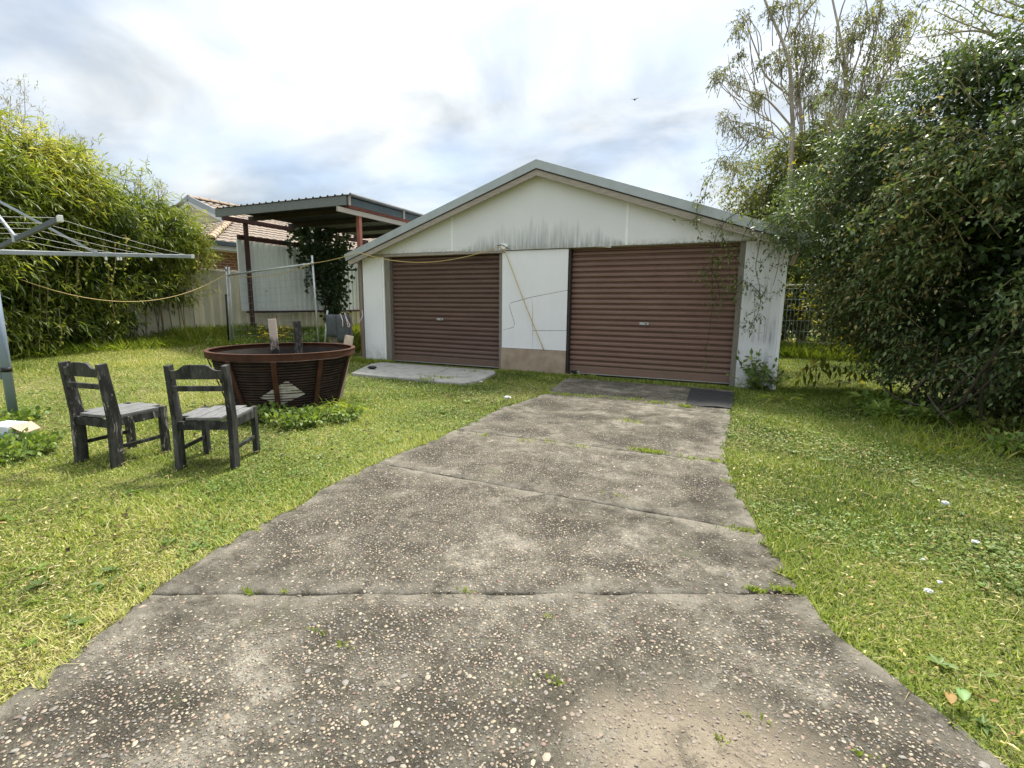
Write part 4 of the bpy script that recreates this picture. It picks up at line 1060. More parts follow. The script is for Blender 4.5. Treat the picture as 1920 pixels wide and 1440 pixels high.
    # two big fallen leaves by the driveway
    for (px, py, s, mat, label) in ((1798, 1318, .042, 'greenleaf', 'large pale green leaf fallen beside the driveway edge'), (1775, 1325, .036, 'litter', 'curled brown leaf fallen beside the driveway edge')):
        p = gp(px, py); V = []; n = 9
        for i in range(n):
            t = i/(n-1); w = math.sin(math.pi*t**.8)*.42*s
            for q in (-1, 0, 1): V.append((p[0]+q*w+.01*t, p[1]+(t-.5)*s*1.5, .022+abs(q)*.010+.012*math.sin(t*3)))
        m = MB().add(V, [(i*3+q, i*3+q+1, i*3+q+4, i*3+q+3) for i in range(n-1) for q in range(2)], True)
        o = m.build('fallen_leaf', mat, None, (p[0], p[1], 0)); a = o.data.attributes.new('rnd', 'FLOAT', 'FACE'); a.data.foreach_set('value', np.full(len(o.data.polygons), .3, np.float32)); tag(o, label, 'leaf')
    # a bird in the sky
    p = ypl(1190, 187, 34); m = MB()
    m.add([p+(-.30, 0, .10), p+(-.12, .05, .05), p+(0, .08, 0), p+(.12, .05, .05), p+(.30, 0, .10), p+(.11, -.05, .04), p+(0, -.09, -.01), p+(-.11, -.05, .04)], [(0, 1, 7), (1, 2, 6, 7), (2, 3, 5, 6), (3, 4, 5)])
    m.tube([p+(0, -.16, .01), p+(0, -.08, 0), p+(0, .05, 0), p+(0, .15, .0)], [.015, .035, .04, .012], 6)
    o = m.build('bird', 'bark_dark', None, tuple(p)); tag(o, 'small dark bird gliding in the sky above the garage', 'bird')
small_things()

def wire_fence():
    f = thing('wire_fence', (1.5, 14.7, 0), 'white topped wire mesh fence on the lawn behind the garage', 'fence')
    x0, x1, y = .2, 5.2, 14.7; h = 1.77
    MB().tube([(x0, y, h), (x1, y, h)], .02, 8).build('top_rail', 'white_plastic', f)
    for x in (x0, 2.7, x1): MB().tube([(x, y, -.05), (x, y, h)], .03, 8).build('post', 'galv_pale', f)
    m = MB()
    for k in range(7): m.tube([(x0, y, .06+k*.27), (x1, y, .06+k*.27)], .003, 3, False)
    for k in range(int((x1-x0)/.085)): m.tube([(x0+k*.085, y, .05), (x0+k*.085, y, h)], .0035, 3, False)
    m.build('wire_mesh', 'galv_pale', f)
wire_fence()

# ------------------------------------------------------------------ plants
def unit(v): return v/(np.linalg.norm(v, axis=-1, keepdims=True)+1e-9)
class Leaves:
    def __init__(s): s.V = []; s.F = []; s.R = []; s.n = 0
    def add(s, P, D, N, L, W, rnd, fold=.12, curl=.0):
        n = len(P); D = unit(D); S = unit(np.cross(D, N)); N = np.cross(S, D); L = np.asarray(L)[:, None]; W = np.asarray(W)[:, None]
        mid = P+D*L*.42; tip = P+D*L-np.array((0, 0, 1.0))*L*curl
        V = np.stack([P, mid+S*W*.5+N*W*fold, tip, mid-S*W*.5+N*W*fold], 1).reshape(-1, 3)
        a = s.n+4*np.arange(n); F = np.stack([np.stack([a, a+1, a+2], -1), np.stack([a, a+2, a+3], -1)], 1).reshape(-1, 3)
        s.V.append(V); s.F.append(F); s.R.append(np.repeat(np.clip(rnd, 0, 1), 2)); s.n += 4*n
    def build(s, name, mat, parent=None, loc=(0, 0, 0)):
        org = ORG[parent.name] if parent is not None else np.array(loc, float)
        me = rawmesh(name, np.concatenate(s.V)-org, np.concatenate(s.F), rnd=np.concatenate(s.R)); return mobj(name, me, mat, parent, tuple(org) if parent is None else (0, 0, 0))
class Twigs:
    """many thin stems, each a three-sided tapering tube"""
    def __init__(s): s.V = []; s.F = []; s.n = 0
    def add(s, P0, P1, r0, r1):
        n = len(P0); d = unit(P1-P0); a = np.where(np.abs(d[:, 2:3]) < .9, np.array([[0, 0, 1.0]]), np.array([[1.0, 0, 0]])); x = unit(np.cross(d, a)); y = np.cross(d, x); V = []
        r0 = np.broadcast_to(r0, n)[:, None]; r1 = np.broadcast_to(r1, n)[:, None]
        for P, r in ((P0, r0), (P1, r1)):
            for t in (0, 2.09, 4.19): V.append(P+(x*math.cos(t)+y*math.sin(t))*r)
        V = np.stack(V, 1).reshape(-1, 3); b = (s.n+6*np.arange(n))[:, None]
        F = np.concatenate([b+np.array([[k, (k+1) % 3, 3+(k+1) % 3, 3+k]]) for k in range(3)]); s.V.append(V); s.F.append(F); s.n += 6*n
    def line(s, pts, r0, r1):
        P = np.array(pts, float); m = len(P)-1; r = np.linspace(r0, r1, m+1); s.add(P[:-1], P[1:], r[:-1], r[1:])
    def build(s, name, mat, parent=None, loc=(0, 0, 0)):
        org = ORG[parent.name] if parent is not None else np.array(loc, float)
        return mobj(name, rawmesh(name, np.concatenate(s.V)-org, np.concatenate(s.F), smooth=True), mat, parent, tuple(org) if parent is None else (0, 0, 0))
DOWN = np.array((0, 0, -1.0))
def sprigs(r, LV, TW, P, D, Ls, k, ll, lw, droop, spread, rnd, jit=.25, stem=.003):
    """n little shoots with k leaves each, set alternately along a drooping stem"""
    n = len(P); D = unit(D); Ls = np.broadcast_to(Ls, n); side = unit(np.cross(D, r.normal(size=(n, 3))))
    prev = P
    for j in range(k):
        t = (j+.6)/k; c = P+D*(Ls*t)[:, None]+DOWN*(droop*Ls*t*t)[:, None]
        tan = unit(D+DOWN*2*droop*t)
        sd = side*(1 if j % 2 else -1)+unit(np.cross(tan, side))*r.uniform(-.5, .5, (n, 1))
        d = unit(tan*(1-spread*(.9 if j < k-1 else .2))+sd*spread*(1 if j < k-1 else .2)+r.normal(0, jit, (n, 3))+DOWN*droop*.5)
        nn = unit(np.array((0, 0, 1.0))+r.normal(0, .45, (n, 3)))
        L = ll*r.uniform(.7, 1.25, n); LV.add(c, d, nn, L, L/ll*lw*r.uniform(.8, 1.2, n), rnd+r.normal(0, .13, n), .12, droop*.3)
        if TW is not None and (j == k-1 or j == k//2): TW.add(prev, c, stem*(1-.3*j/k), stem*.7*(1-.5*j/k)); prev = c
def in_blobs(r, blobs, n, shell):
    """points near the skin of a set of ellipsoids, with outward directions"""
    B = np.array(blobs, float); area = np.maximum(B[:, 3]*B[:, 4], B[:, 4]*B[:, 5]); p = area/area.sum(); i = r.choice(len(B), n, p=p)
    u = unit(r.normal(size=(n, 3))); rad = 1-shell*r.random(n)**1.6
    P = B[i, :3]+u*B[i, 3:6]*rad[:, None]; D = unit(u/B[i, 3:6])
    # drop what lies deep inside another blob
    deep = np.zeros(n, bool)
    for b in B:
        q = np.sum(((P-b[:3])/b[3:6])**2, 1); deep |= q < (1-shell)**2*.85
    return P[~deep], D[~deep], rad[~deep]

# ---- bamboo clump on the left
def bamboo():
    r = np.random.default_rng(21)
    root = thing('bamboo_clump', (-12.0, 5.0, .25), 'tall overgrown bamboo thicket hung with vines along the beige fence', 'bamboo')
    def B(px, py, X, rx, ry, rz): p = xpl(px, py, X); return (p[0], p[1], p[2], rx, ry, rz)
    blobs = [B(-60, 330, -11.6, .9, 1.0, .9), B(10, 330, -11.8, .8, .8, .9), B(70, 340, -12.0, .8, .9, .9), B(130, 365, -12.2, .8, .8, .8), B(190, 390, -12.4, .75, .8, .75),
             B(250, 420, -12.5, .7, .8, .7), B(305, 440, -12.6, .6, .7, .6), B(340, 462, -12.7, .45, .5, .5), B(-60, 480, -11.6, .8, 1.0, .8), B(30, 470, -11.9, .7, .9, .8),
             B(110, 480, -12.1, .7, .8, .75), B(190, 500, -12.3, .6, .8, .7), B(270, 520, -12.5, .5, .7, .6), B(318, 535, -12.5, .3, .4, .35),
             B(40, 590, -12.1, .5, .8, .5), B(140, 600, -12.3, .45, .7, .45), B(215, 595, -12.45, .32, .5, .35), B(-60, 600, -12.0, .6, .9, .6),
             B(-170, 380, -11.4, .9, 1.2, 1.1), B(-170, 560, -11.6, .8, 1.2, .8)]
    LV, TW = Leaves(), Twigs()
    P, D, rad = in_blobs(r, blobs, 19000, .45)
    cl = vnoise(P, 4.5, 4); keep = r.random(len(P)) < np.clip((cl-.30)*2.8, .02, 1)
    low = P[:, 2] < 1.3; keep &= ~(low & (r.random(len(P)) < .45)); P, D, rad = P[keep], D[keep], rad[keep]; n = len(P)
    D = unit(D*.7+np.array((.25, -.15, .25))+r.normal(0, .35, (n, 3)))
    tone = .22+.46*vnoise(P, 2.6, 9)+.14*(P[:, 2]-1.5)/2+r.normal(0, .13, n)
    sprigs(r, LV, TW, P, D, r.uniform(.2, .42, n), 7, .15, .027, .32, .68, tone, .42, .003)
    # inner mass: fewer, wider leaves
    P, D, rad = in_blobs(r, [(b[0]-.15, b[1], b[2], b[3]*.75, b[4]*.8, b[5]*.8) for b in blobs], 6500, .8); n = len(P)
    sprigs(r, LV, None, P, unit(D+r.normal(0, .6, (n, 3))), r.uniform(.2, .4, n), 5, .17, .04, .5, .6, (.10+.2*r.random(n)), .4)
    # loose long shoots that break the outline
    tops = [(0, 255), (25, 235), (60, 262), (90, 275), (118, 278), (140, 290), (175, 305), (205, 318), (240, 330), (270, 345), (300, 368), (335, 390), (372, 420), (392, 455), (395, 480), (380, 540), (365, 570), (345, 545), (355, 520)]
    for (px, py) in tops:
        p = xpl(px, py, -12.3); m = 9; Q = p+r.normal(0, .16, (m, 3))+np.array((0, 0, -.1)); sprigs(r, LV, TW, Q, unit(r.normal(0, .5, (m, 3))+np.array((.2, .1, .9))), .34, 8, .16, .02, .35, .5, .5+.3*r.random(m))
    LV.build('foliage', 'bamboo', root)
    # dry feathery tips
    FV = Leaves()
    for (px, py, h, w) in [(45, 150, 120, 34), (70, 215, 70, 30), (20, 180, 80, 20), (112, 245, 40, 16), (150, 255, 45, 14), (135, 275, 35, 22), (95, 265, 30, 20), (265, 320, 45, 10), (238, 322, 35, 10), (295, 345, 35, 12), (310, 355, 30, 10), (170, 290, 35, 14), (60, 300, 40, 40)]:
        a = xpl(px, py, -12.2); b = xpl(px+r.uniform(-8, 3), py+h, -12.2); TW.line([b, (a+b)/2+r.normal(0, .02, 3), a], .009, .003); m = int(h*.45); t = r.random(m)**.8
        Q = a+(b-a)*t[:, None]+CR*((r.uniform(-1, 1, m)*w*(.25+t)/70)[:, None])+r.normal(0, .06, (m, 3)); sprigs(r, FV, TW, Q, unit(r.normal(0, .45, (m, 3))+np.array((0, 0, .8))), .17, 5, .075, .013, .1, .5, .4+.4*r.random(m), .3, .0022)
    FV.build('dry_tips', 'feather', root)
    # canes and hanging dead vines
    for k in range(46):
        px = r.uniform(-80, 350); X = -12.3-r.uniform(0, .3); y = xpl(px, 600, X)[1]; t = xpl(px+r.uniform(-25, 25), 330+px*.28+r.uniform(0, 60), X+.2); TW.line(smooth_line([(X, y, .2), (X+r.normal(0, .05), (y+t[1])/2, t[2]*.55), t], 4), .014, .005)
    TW.build('canes', 'bark_cane', root)
    VW = Twigs(); VL = Leaves()
    for (px, py, h) in [(62, 530, 110), (72, 520, 135), (85, 540, 90), (130, 490, 55), (145, 510, 50), (215, 480, 120), (195, 470, 60), (160, 470, 40), (110, 600, 60), (235, 465, 40), (150, 470, 70), (372, 500, 50)]:
        a = xpl(px, py-25, -11.45); b = xpl(px+r.uniform(-6, 10), py+h, -11.45); L = smooth_line([a, a+(b-a)*.3+r.normal(0, .03, 3), a+(b-a)*.65+r.normal(0, .05, 3), b], 5); VW.line(L, .009, .005)
        L = np.array(L); m = 26; i = r.integers(0, len(L), m); VL.add(L[i]+r.normal(0, .02, (m, 3)), unit(r.normal(size=(m, 3))+DOWN*.8), r.normal(size=(m, 3)), r.uniform(.05, .09, m), r.uniform(.03, .05, m), .75+.25*r.random(m))
    VW.build('hanging_vines', 'bark_dry', root); VL.build('vine_leaves', 'bamboo', root)
bamboo()

# ---- dense hedge on the right, with the branches under it
def pb(px, py, Y, rr, sz=1.0): p = ypl(px, py, Y); return (p[0], p[1], p[2], rr, rr*1.0, rr*sz)
def hedge():
    r = np.random.default_rng(33)
    root = thing('overgrown_hedge', (2.6, 7.4, -.02), 'huge dark overgrown hedge arching over the garage end and lawn', 'hedge')
    top = [pb(1585, 365, 9.7, .75), pb(1625, 345, 9.3, .95), pb(1705, 325, 8.7, 1.0), pb(1785, 290, 8.1, 1.0), pb(1860, 265, 7.7, 1.0), pb(1945, 245, 7.4, 1.05), pb(2040, 230, 7.2, 1.2)]
    mid = [ pb(1605, 435, 9.3, .8), pb(1680, 425, 8.4, 1.0), pb(1780, 400, 7.9, 1.0), pb(1880, 380, 7.4, 1.05), pb(1985, 370, 7.1, 1.1)]
    low = [pb(1605, 520, 9.2, .5), pb(1650, 545, 8.8, .62), pb(1700, 545, 8.4, .9), pb(1800, 545, 7.8, .95), pb(1900, 550, 7.3, 1.0), pb(2000, 550, 7.0, 1.0)]
    bot = [pb(1690, 640, 8.3, .36), pb(1725, 650, 8.2, .45), pb(1780, 660, 8.1, .55), pb(1870, 670, 7.7, .6), pb(1960, 690, 7.3, .6)]
    back = [(4.3, 10.3, 1.6, 1.2, 1.2, 1.6), (4.6, 9.0, 1.6, 1.4, 1.4, 1.7), (5.2, 7.6, 1.7, 1.3, 1.3, 1.8), (5.6, 6.2, 1.8, 1.2, 1.2, 1.7)]
    blobs = top+mid+low
    LV, TW = Leaves(), Twigs()
    P, D, rad = in_blobs(r, blobs, 21000, .40)
    cl = vnoise(P, 5.0, 14); keep = r.random(len(P)) < np.clip((cl-.26)*2.6, .04, 1); keep &= ~((P[:, 0] < .62) & (P[:, 2] < 2.35) & (P[:, 1] > GY-.1)); P, D = P[keep], D[keep]; n = len(P)
    d = unit(D*.45+np.array((-.55, -.35, -.05))+r.normal(0, .30, (n, 3))); tone = .26+.52*vnoise(P, 2.4, 8)+r.normal(0, .16, n)
    sprigs(r, LV, TW, P, d, r.uniform(.22, .45, n), 8, .064, .029, .35, .65, tone, .30, .003)
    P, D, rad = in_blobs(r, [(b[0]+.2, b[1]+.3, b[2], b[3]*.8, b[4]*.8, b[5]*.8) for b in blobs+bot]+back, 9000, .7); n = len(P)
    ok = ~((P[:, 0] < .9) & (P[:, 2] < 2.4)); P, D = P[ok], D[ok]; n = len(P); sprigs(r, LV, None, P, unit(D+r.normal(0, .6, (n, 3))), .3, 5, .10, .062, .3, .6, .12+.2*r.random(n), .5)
    P, D, rad = in_blobs(r, bot, 900, .6); n = len(P); sprigs(r, LV, TW, P, unit(D*.5+np.array((-.4, -.4, -.1))+r.normal(0, .4, (n, 3))), .3, 6, .075, .036, .35, .7, .3+.35*r.random(n), .35)
    # loose shoots along the skyline and long bare arching canes
    sky_ = [(1575, 290), (1600, 262), (1632, 228), (1660, 205), (1690, 188), (1725, 170), (1760, 150), (1800, 138), (1840, 122), (1880, 110), (1915, 96), (1545, 440), (1550, 480), (1550, 520), (1560, 560)]
    for (px, py) in sky_:
        Y = 10.4-(px-1560)/360*3.4; p = ypl(px, py, Y); m = 8; Q = p+r.normal(0, .13, (m, 3)); sprigs(r, LV, TW, Q, unit(r.normal(0, .6, (m, 3))+np.array((-.2, -.1, .6))), .32, 8, .07, .03, .2, .6, .4+.3*r.random(m))
    for (px, py) in [(1485, 415), (1500, 425), (1510, 440), (1495, 450), (1520, 455), (1490, 400), (1515, 470), (1470, 400), (1480, 430), (1505, 405)]:
        p = ypl(px, py, 8.0); m = 11; Q = p+r.normal(0, .10, (m, 3)); sprigs(r, LV, TW, Q, unit(r.normal(0, .6, (m, 3))+np.array((-.4, -.3, -.1))), .28, 8, .07, .03, .3, .6, .35+.3*r.random(m))
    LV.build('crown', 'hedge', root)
    YV = Leaves()
    for (px, py, Y, n, s) in [(1530, 520, 12, 46, .40), (1548, 575, 11.5, 36, .34), (1580, 620, 10.4, 20, .28), (1520, 470, 12.5, 26, .35), (1615, 640, 9.4, 18, .28), (1850, 330, 7.2, 10, .25), (1575, 690, 8.3, 10, .2), (1640, 470, 8.6, 6, .3), (1470, 300, 15, 20, .5), (1650, 690, 8.6, 18, .25), (1570, 290, 13, 16, .45)]:
        p = ypl(px, py, Y); Q = p+r.normal(0, s, (n, 3)); sprigs(r, YV, TW, Q, unit(r.normal(0, .7, (n, 3))+np.array((-.3, -.2, .1))), .26, 7, .085, .036, .45, .65, .3+.5*r.random(n), .35)
    # bigger drooping leaves low at the open end
    for (px, py) in [(1515, 690), (1530, 680), (1545, 683), (1560, 690), (1580, 688), (1600, 692), (1530, 705), (1512, 702), (1545, 670), (1620, 690)]:
        p = ypl(px, py, 8.5); m = 5; YV.add(p+r.normal(0, .06, (m, 3)), unit(DOWN+r.normal(0, .45, (m, 3))), r.normal(size=(m, 3)), r.uniform(.13, .19, m), r.uniform(.045, .06, m), r.uniform(.0, .5, m))
    YV.build('yellow_foliage', 'hedge_y', root)
    for (px, py, dx, dy, Y) in [(1470, 370, 140, -110, 13.0), (1500, 330, 130, -40, 12.5), (1640, 470, -25, -160, 7.9), (1560, 300, 200, -60, 8.6), (1600, 520, 130, -110, 7.9), (1700, 260, 160, 20, 7.6), (1680, 560, 120, -150, 7.4), (1750, 700, -60, 90, 6.6), (1820, 640, 100, -80, 6.7), (1730, 560, -120, 80, 7.6), (1640, 640, 50, -80, 7.9)]:
        a, b = ypl(px, py, Y), ypl(px+dx, py+dy, Y-.3); c = (a+b)/2+(0, 0, .12); TW.line(smooth_line([a, c, b], 5), .009, .004)
    # long arching canes that stand clear of the leaf mass
    CT, CL = Twigs(), Leaves()
    S = in_blobs(r, top+mid+low, 400, .15); sel = [i for i in range(len(S[0])) if S[1][i][1] < -.1 and S[0][i][2] > .8 and S[0][i][0] > 1.0][:46]
    for i in sel:
        p = S[0][i]+S[1][i]*.05; L = r.uniform(.7, 1.5); d = unit(np.array((-.75, -.35, .35))+r.normal(0, .35, 3)); e = p+d*L*.6+(0, 0, .05); f = e+unit(d+np.array((0, 0, -1.1)))*L*.4
        pts = np.array(smooth_line([p, (p+e)/2+(0, 0, .10*L), e, f], 5)); CT.line(pts, .006, .002); m = int(L*20); k = r.integers(4, len(pts), m)
        CL.add(pts[k]+r.normal(0, .012, (m, 3)), unit(r.normal(0, .7, (m, 3))+DOWN*.5+d*.5), unit(np.array((0, 0, 1.0))+r.normal(0, .5, (m, 3))), r.uniform(.04, .07, m), r.uniform(.02, .032, m), .5+.4*r.random(m))
    tag(CT.build('arching_canes', 'bark_cane', root), kind='stuff'); CL.build('cane_leaves', 'hedge', root)
    # trunks and lower limbs
    for k in range(13):
        x0, y0 = r.uniform(1.9, 4.2), r.uniform(6.6, 9.3); p0 = np.array((x0, y0, -.05)); p2 = p0+np.array((r.uniform(-1.2, .6), r.uniform(-1.4, .4), r.uniform(.8, 2.0))); p2[0] = max(p2[0], 1.4); p1 = (p0+p2)/2+r.normal(0, .15, 3); L = smooth_line([p0, p1, p2], 5); TW.line(L, r.uniform(.018, .04), .008)
        for _ in range(2):
            i = r.integers(5, len(L)); q = L[i]; e = q+r.normal(0, .35, 3)+(-.35, -.45, -.1); e[0] = max(e[0], 1.25); TW.line(smooth_line([q, (q+e)/2+r.normal(0, .12, 3), e], 4), .010, .003)
    for (a, b) in [((1755, 775, 6.7), (1850, 660, 6.4)), ((1760, 780, 6.6), (1870, 700, 6.2)), ((1720, 760, 7.0), (1640, 700, 7.3)), ((1800, 760, 6.5), (1920, 600, 6.0)), ((1700, 740, 7.2), (1760, 640, 7.0)), ((1740, 740, 6.8), (1790, 800, 6.2))]:
        p, q = ypl(*a), ypl(*b); TW.line(smooth_line([p, (p+q)/2+r.normal(0, .05, 3), q], 5), .016, .006)
    TW.build('branches', 'bark_dark', root)
    # trailing shoots over the garage front: part of the same plant
    VV, VT = Leaves(), Twigs()
    for pts, k, spr in [([(1478, 400), (1445, 420), (1430, 436), (1422, 470), (1417, 505), (1425, 542), (1415, 551), (1415, 590), (1400, 622)], 62, 7), ([(1390, 395), (1365, 410), (1350, 430), (1340, 452), (1335, 505), (1337, 555), (1332, 605), (1322, 672)], 54, 5), ([(1450, 385), (1430, 393), (1412, 410), (1397, 435), (1382, 475), (1380, 500), (1385, 535)], 46, 6),
                    ([(1470, 440), (1462, 452), (1460, 492), (1450, 535)], 34, 7), ([(1330, 360), (1308, 385), (1305, 410), (1276, 413)], 20, 4), ([(1305, 405), (1307, 425), (1315, 442)], 8, 2), ([(1370, 470), (1345, 500), (1312, 516)], 30, 10), ([(1395, 525), (1380, 540), (1372, 560)], 34, 8), ([(1405, 530), (1420, 545), (1427, 556), (1420, 590), (1404, 618)], 26, 4), ([(1330, 500), (1345, 530), (1350, 560)], 26, 9), ([(1352, 440), (1366, 470), (1368, 520)], 24, 6), ([(1330, 330), (1318, 345), (1312, 372)], 12, 6), ([(1345, 300), (1325, 350), (1320, 385)], 10, 6)]:
        L = smooth_line([ypl(x, y, 8.12-.03*r.random()) for x, y in pts], 5); VT.line(L, .0065, .003); L = np.array(L); i = r.integers(0, len(L), k); Q = L[i]+r.normal(0, spr/100, (k, 3))*np.array((1, .5, 1))
        sprigs(r, VV, VT, Q, unit(r.normal(0, .7, (k, 3))+DOWN*.5), .09, 3, .052, .024, .3, .6, .35+.4*r.random(k), .3, .0018)
    VV.build('trailing_leaves', 'vine', root); VT.build('trailing_stems', 'bark_dark', root)
hedge()

def back_tree():
    r = np.random.default_rng(37); root = thing('bushy_tree', (1.9, 19.6, -.02), 'pale green bushy tree standing behind the garage end', 'tree'); LV, TW = Leaves(), Twigs()
    blobs = [pb(1402, 358, 20, .9), pb(1435, 350, 20, 1.25), pb(1480, 340, 20, 1.5), pb(1540, 335, 19.5, 1.7), pb(1600, 330, 19, 1.6), pb(1450, 405, 20.5, 1.2), pb(1510, 410, 19.5, 1.4), pb(1565, 430, 19, 1.5), pb(1620, 420, 19, 1.5)]
    P, D, rad = in_blobs(r, blobs+[pb(1420, 400, 21, 1.0), pb(1640, 380, 18.5, 1.5), pb(1590, 300, 19, 1.3)], 12500, .6); k = r.random(len(P)) < np.clip((vnoise(P, 2.4, 5)-.12)*2.0, .1, 1); P, D = P[k], D[k]; n = len(P)
    sprigs(r, LV, TW, P, unit(D*.6+r.normal(0, .5, (n, 3))), r.uniform(.3, .6, n), 7, .115, .05, .3, .65, .18+.50*vnoise(P, 1.2, 6)+r.normal(0, .12, n), .35, .005)
    for (px, py) in [(1348, 322), (1362, 345), (1378, 300), (1395, 310), (1420, 288), (1452, 272), (1490, 262), (1530, 256), (1560, 250), (1600, 246)]:
        p = ypl(px, py, 19.5); m = 10; sprigs(r, LV, TW, p+r.normal(0, .28, (m, 3)), unit(r.normal(0, .6, (m, 3))+np.array((-.2, 0, .6))), .6, 8, .10, .04, .2, .6, .5+.3*r.random(m), .3, .005)
    tr = MB(); b0 = np.array((1.9, 19.6, -.05))
    for b in blobs: e = np.array(b[:3]); tr.tube(smooth_line([b0, b0*.6+e*.4+(0, 0, .3), e], 5), list(np.linspace(.10, .02, 11)), 6)
    tr.build('trunk', 'bark_pale', root); LV.build('crown', 'backtree', root); tag(TW.build('twigs', 'bark_dark', root), kind='stuff')
back_tree()

# ---- tall thin trees behind, traced limb by limb on their own ground
def gum(label, Y, limbs, clumps, seed, trunk_px, mat='gum', bark='bark_pale', ll=.105, lw=.034, dens=1.0):
    r = np.random.default_rng(seed); z = lambda p, y=0: ypl(1300+p[0]/3.097, p[1]/3.097, Y+y)
    b = z(trunk_px); root = thing('gum_tree', (b[0], Y, -.02), label, 'tree')
    T = Twigs(); tr = MB(); LV = Leaves(); TW = Twigs()
    first = True
    for pts, r0, r1 in limbs:
        off = r.uniform(-.6, .6); P = [z(p, off*min(1, i/2)) for i, p in enumerate(pts)]
        if first: P = [np.array((b[0], Y, -.05)), np.array((b[0], Y, P[0][2]*.5))]+P; first = False
        L = smooth_line(P, 5); tr.tube(L, list(np.linspace(r0*.48, r1*.5, len(L))), 7)
    for (cx, cy, cr) in clumps:
        c = z((cx, cy), r.uniform(-1, 1)); R = cr/3.097*Y/FPX; n = int(dens*(12+R*72)); Q = c+unit(r.normal(size=(n, 3)))*(R*.95*r.random(n)**.45)[:, None]*np.array((1, 1, .8)); sprigs(r, LV, TW, Q, unit(r.normal(0, .8, (n, 3))+np.array((0, 0, .1))), .28, 6, ll, lw, .5, .6, .4+.3*r.random(n)+.15*vnoise(Q, 1.5, 3), .4, .006)
        # twig from the nearest limb
        for _ in range(2): TW.line([c+r.normal(0, R*.3, 3)+(0, 0, -R*1.6), c, c+r.normal(0, R*.5, 3)], .014, .005)
        for _ in range(2):
            e = z((cx*.72+trunk_px[0]*.28+r.uniform(-25, 25), min(cy+r.uniform(120, 330), 800)), r.uniform(-.5, .5)); TW.line(smooth_line([e, (e+c)/2+r.normal(0, .12, 3), c+r.normal(0, R*.4, 3)+(0, 0, R*.6)], 4), .022, .006)
    tr.build('trunk', bark, root); LV.build('crown', mat, root); tag(TW.build('twigs', bark, root), kind='stuff')
gum('tall slim pale trunked tree with sparse leaf clumps leaning over the garage roof end', 18,
    [([(575, 810), (570, 600), (560, 400), (520, 250), (450, 90), (400, -40)], .17, .06), ([(572, 740), (470, 620), (400, 560), (270, 510), (150, 450)], .07, .025), ([(565, 560), (420, 440), (380, 330), (330, 200), (305, 100)], .07, .025), ([(545, 810), (470, 720), (380, 660), (270, 600)], .05, .02), ([(540, 840), (420, 760), (300, 720), (180, 690)], .05, .02), ([(520, 250), (560, 120), (560, -30)], .05, .03)],
    [(290, 110, 45), (265, 190, 45), (180, 430, 60), (130, 455, 35), (270, 470, 45), (410, 360, 35), (400, 545, 45), (365, 580, 35), (180, 690, 50), (250, 740, 60), (340, 740, 70), (400, 790, 50), (265, 318, 22), (440, 70, 45), (530, 30, 65), (500, 330, 45), (520, 380, 45), (180, 930, 40), (250, 960, 60)], 71, (580, 900))
gum('slender twin stemmed gum tree with fine upright limbs behind the hedge', 19.5,
    [([(625, 760), (610, 560), (600, 400), (590, 200), (640, 90), (740, -30)], .15, .05), ([(610, 520), (650, 350), (690, 200), (720, 40)], .06, .03), ([(650, 800), (640, 640), (660, 560), (740, 480)], .05, .02), ([(690, 800), (690, 620), (640, 520)], .05, .02), ([(605, 430), (540, 330), (500, 200)], .05, .02), ([(598, 300), (620, 160), (600, -30)], .06, .03)],
    [(640, 40, 70), (650, 220, 60), (700, 230, 60), (740, 280, 55), (660, 300, 60), (560, 300, 50), (640, 440, 65), (680, 420, 50), (590, 500, 45), (610, 540, 45), (720, 560, 50), (700, 600, 40), (570, 190, 35)], 72, (630, 900))
gum('tall multi stemmed gum tree with yellowing leaves behind the middle of the hedge', 17,
    [([(860, 780), (880, 600), (885, 400), (850, 200), (800, -40)], .14, .05), ([(940, 770), (960, 600), (1000, 400), (1060, 200), (1100, -30)], .09, .03), ([(885, 450), (830, 240), (860, 60), (900, -40)], .05, .03), ([(830, 800), (830, 650), (770, 480)], .04, .02), ([(885, 520), (960, 330), (1010, 100), (990, -40)], .05, .03), ([(1000, 700), (1100, 450), (1250, 250), (1330, 60)], .05, .02), ([(980, 600), (1150, 380), (1180, 150)], .04, .02)],
    [(960, 120, 75), (1060, 80, 65), (920, 210, 55), (890, 240, 45), (1050, 300, 50), (1140, 320, 50), (830, 340, 40), (830, 470, 50), (860, 560, 55), (800, 540, 40), (1085, 500, 45), (960, 560, 45), (1180, 250, 55), (1230, 90, 70), (920, 420, 30), (780, 650, 50), (1000, 640, 50), (1150, 200, 45), (1020, 420, 40), (1220, 420, 50)], 73, (870, 900))

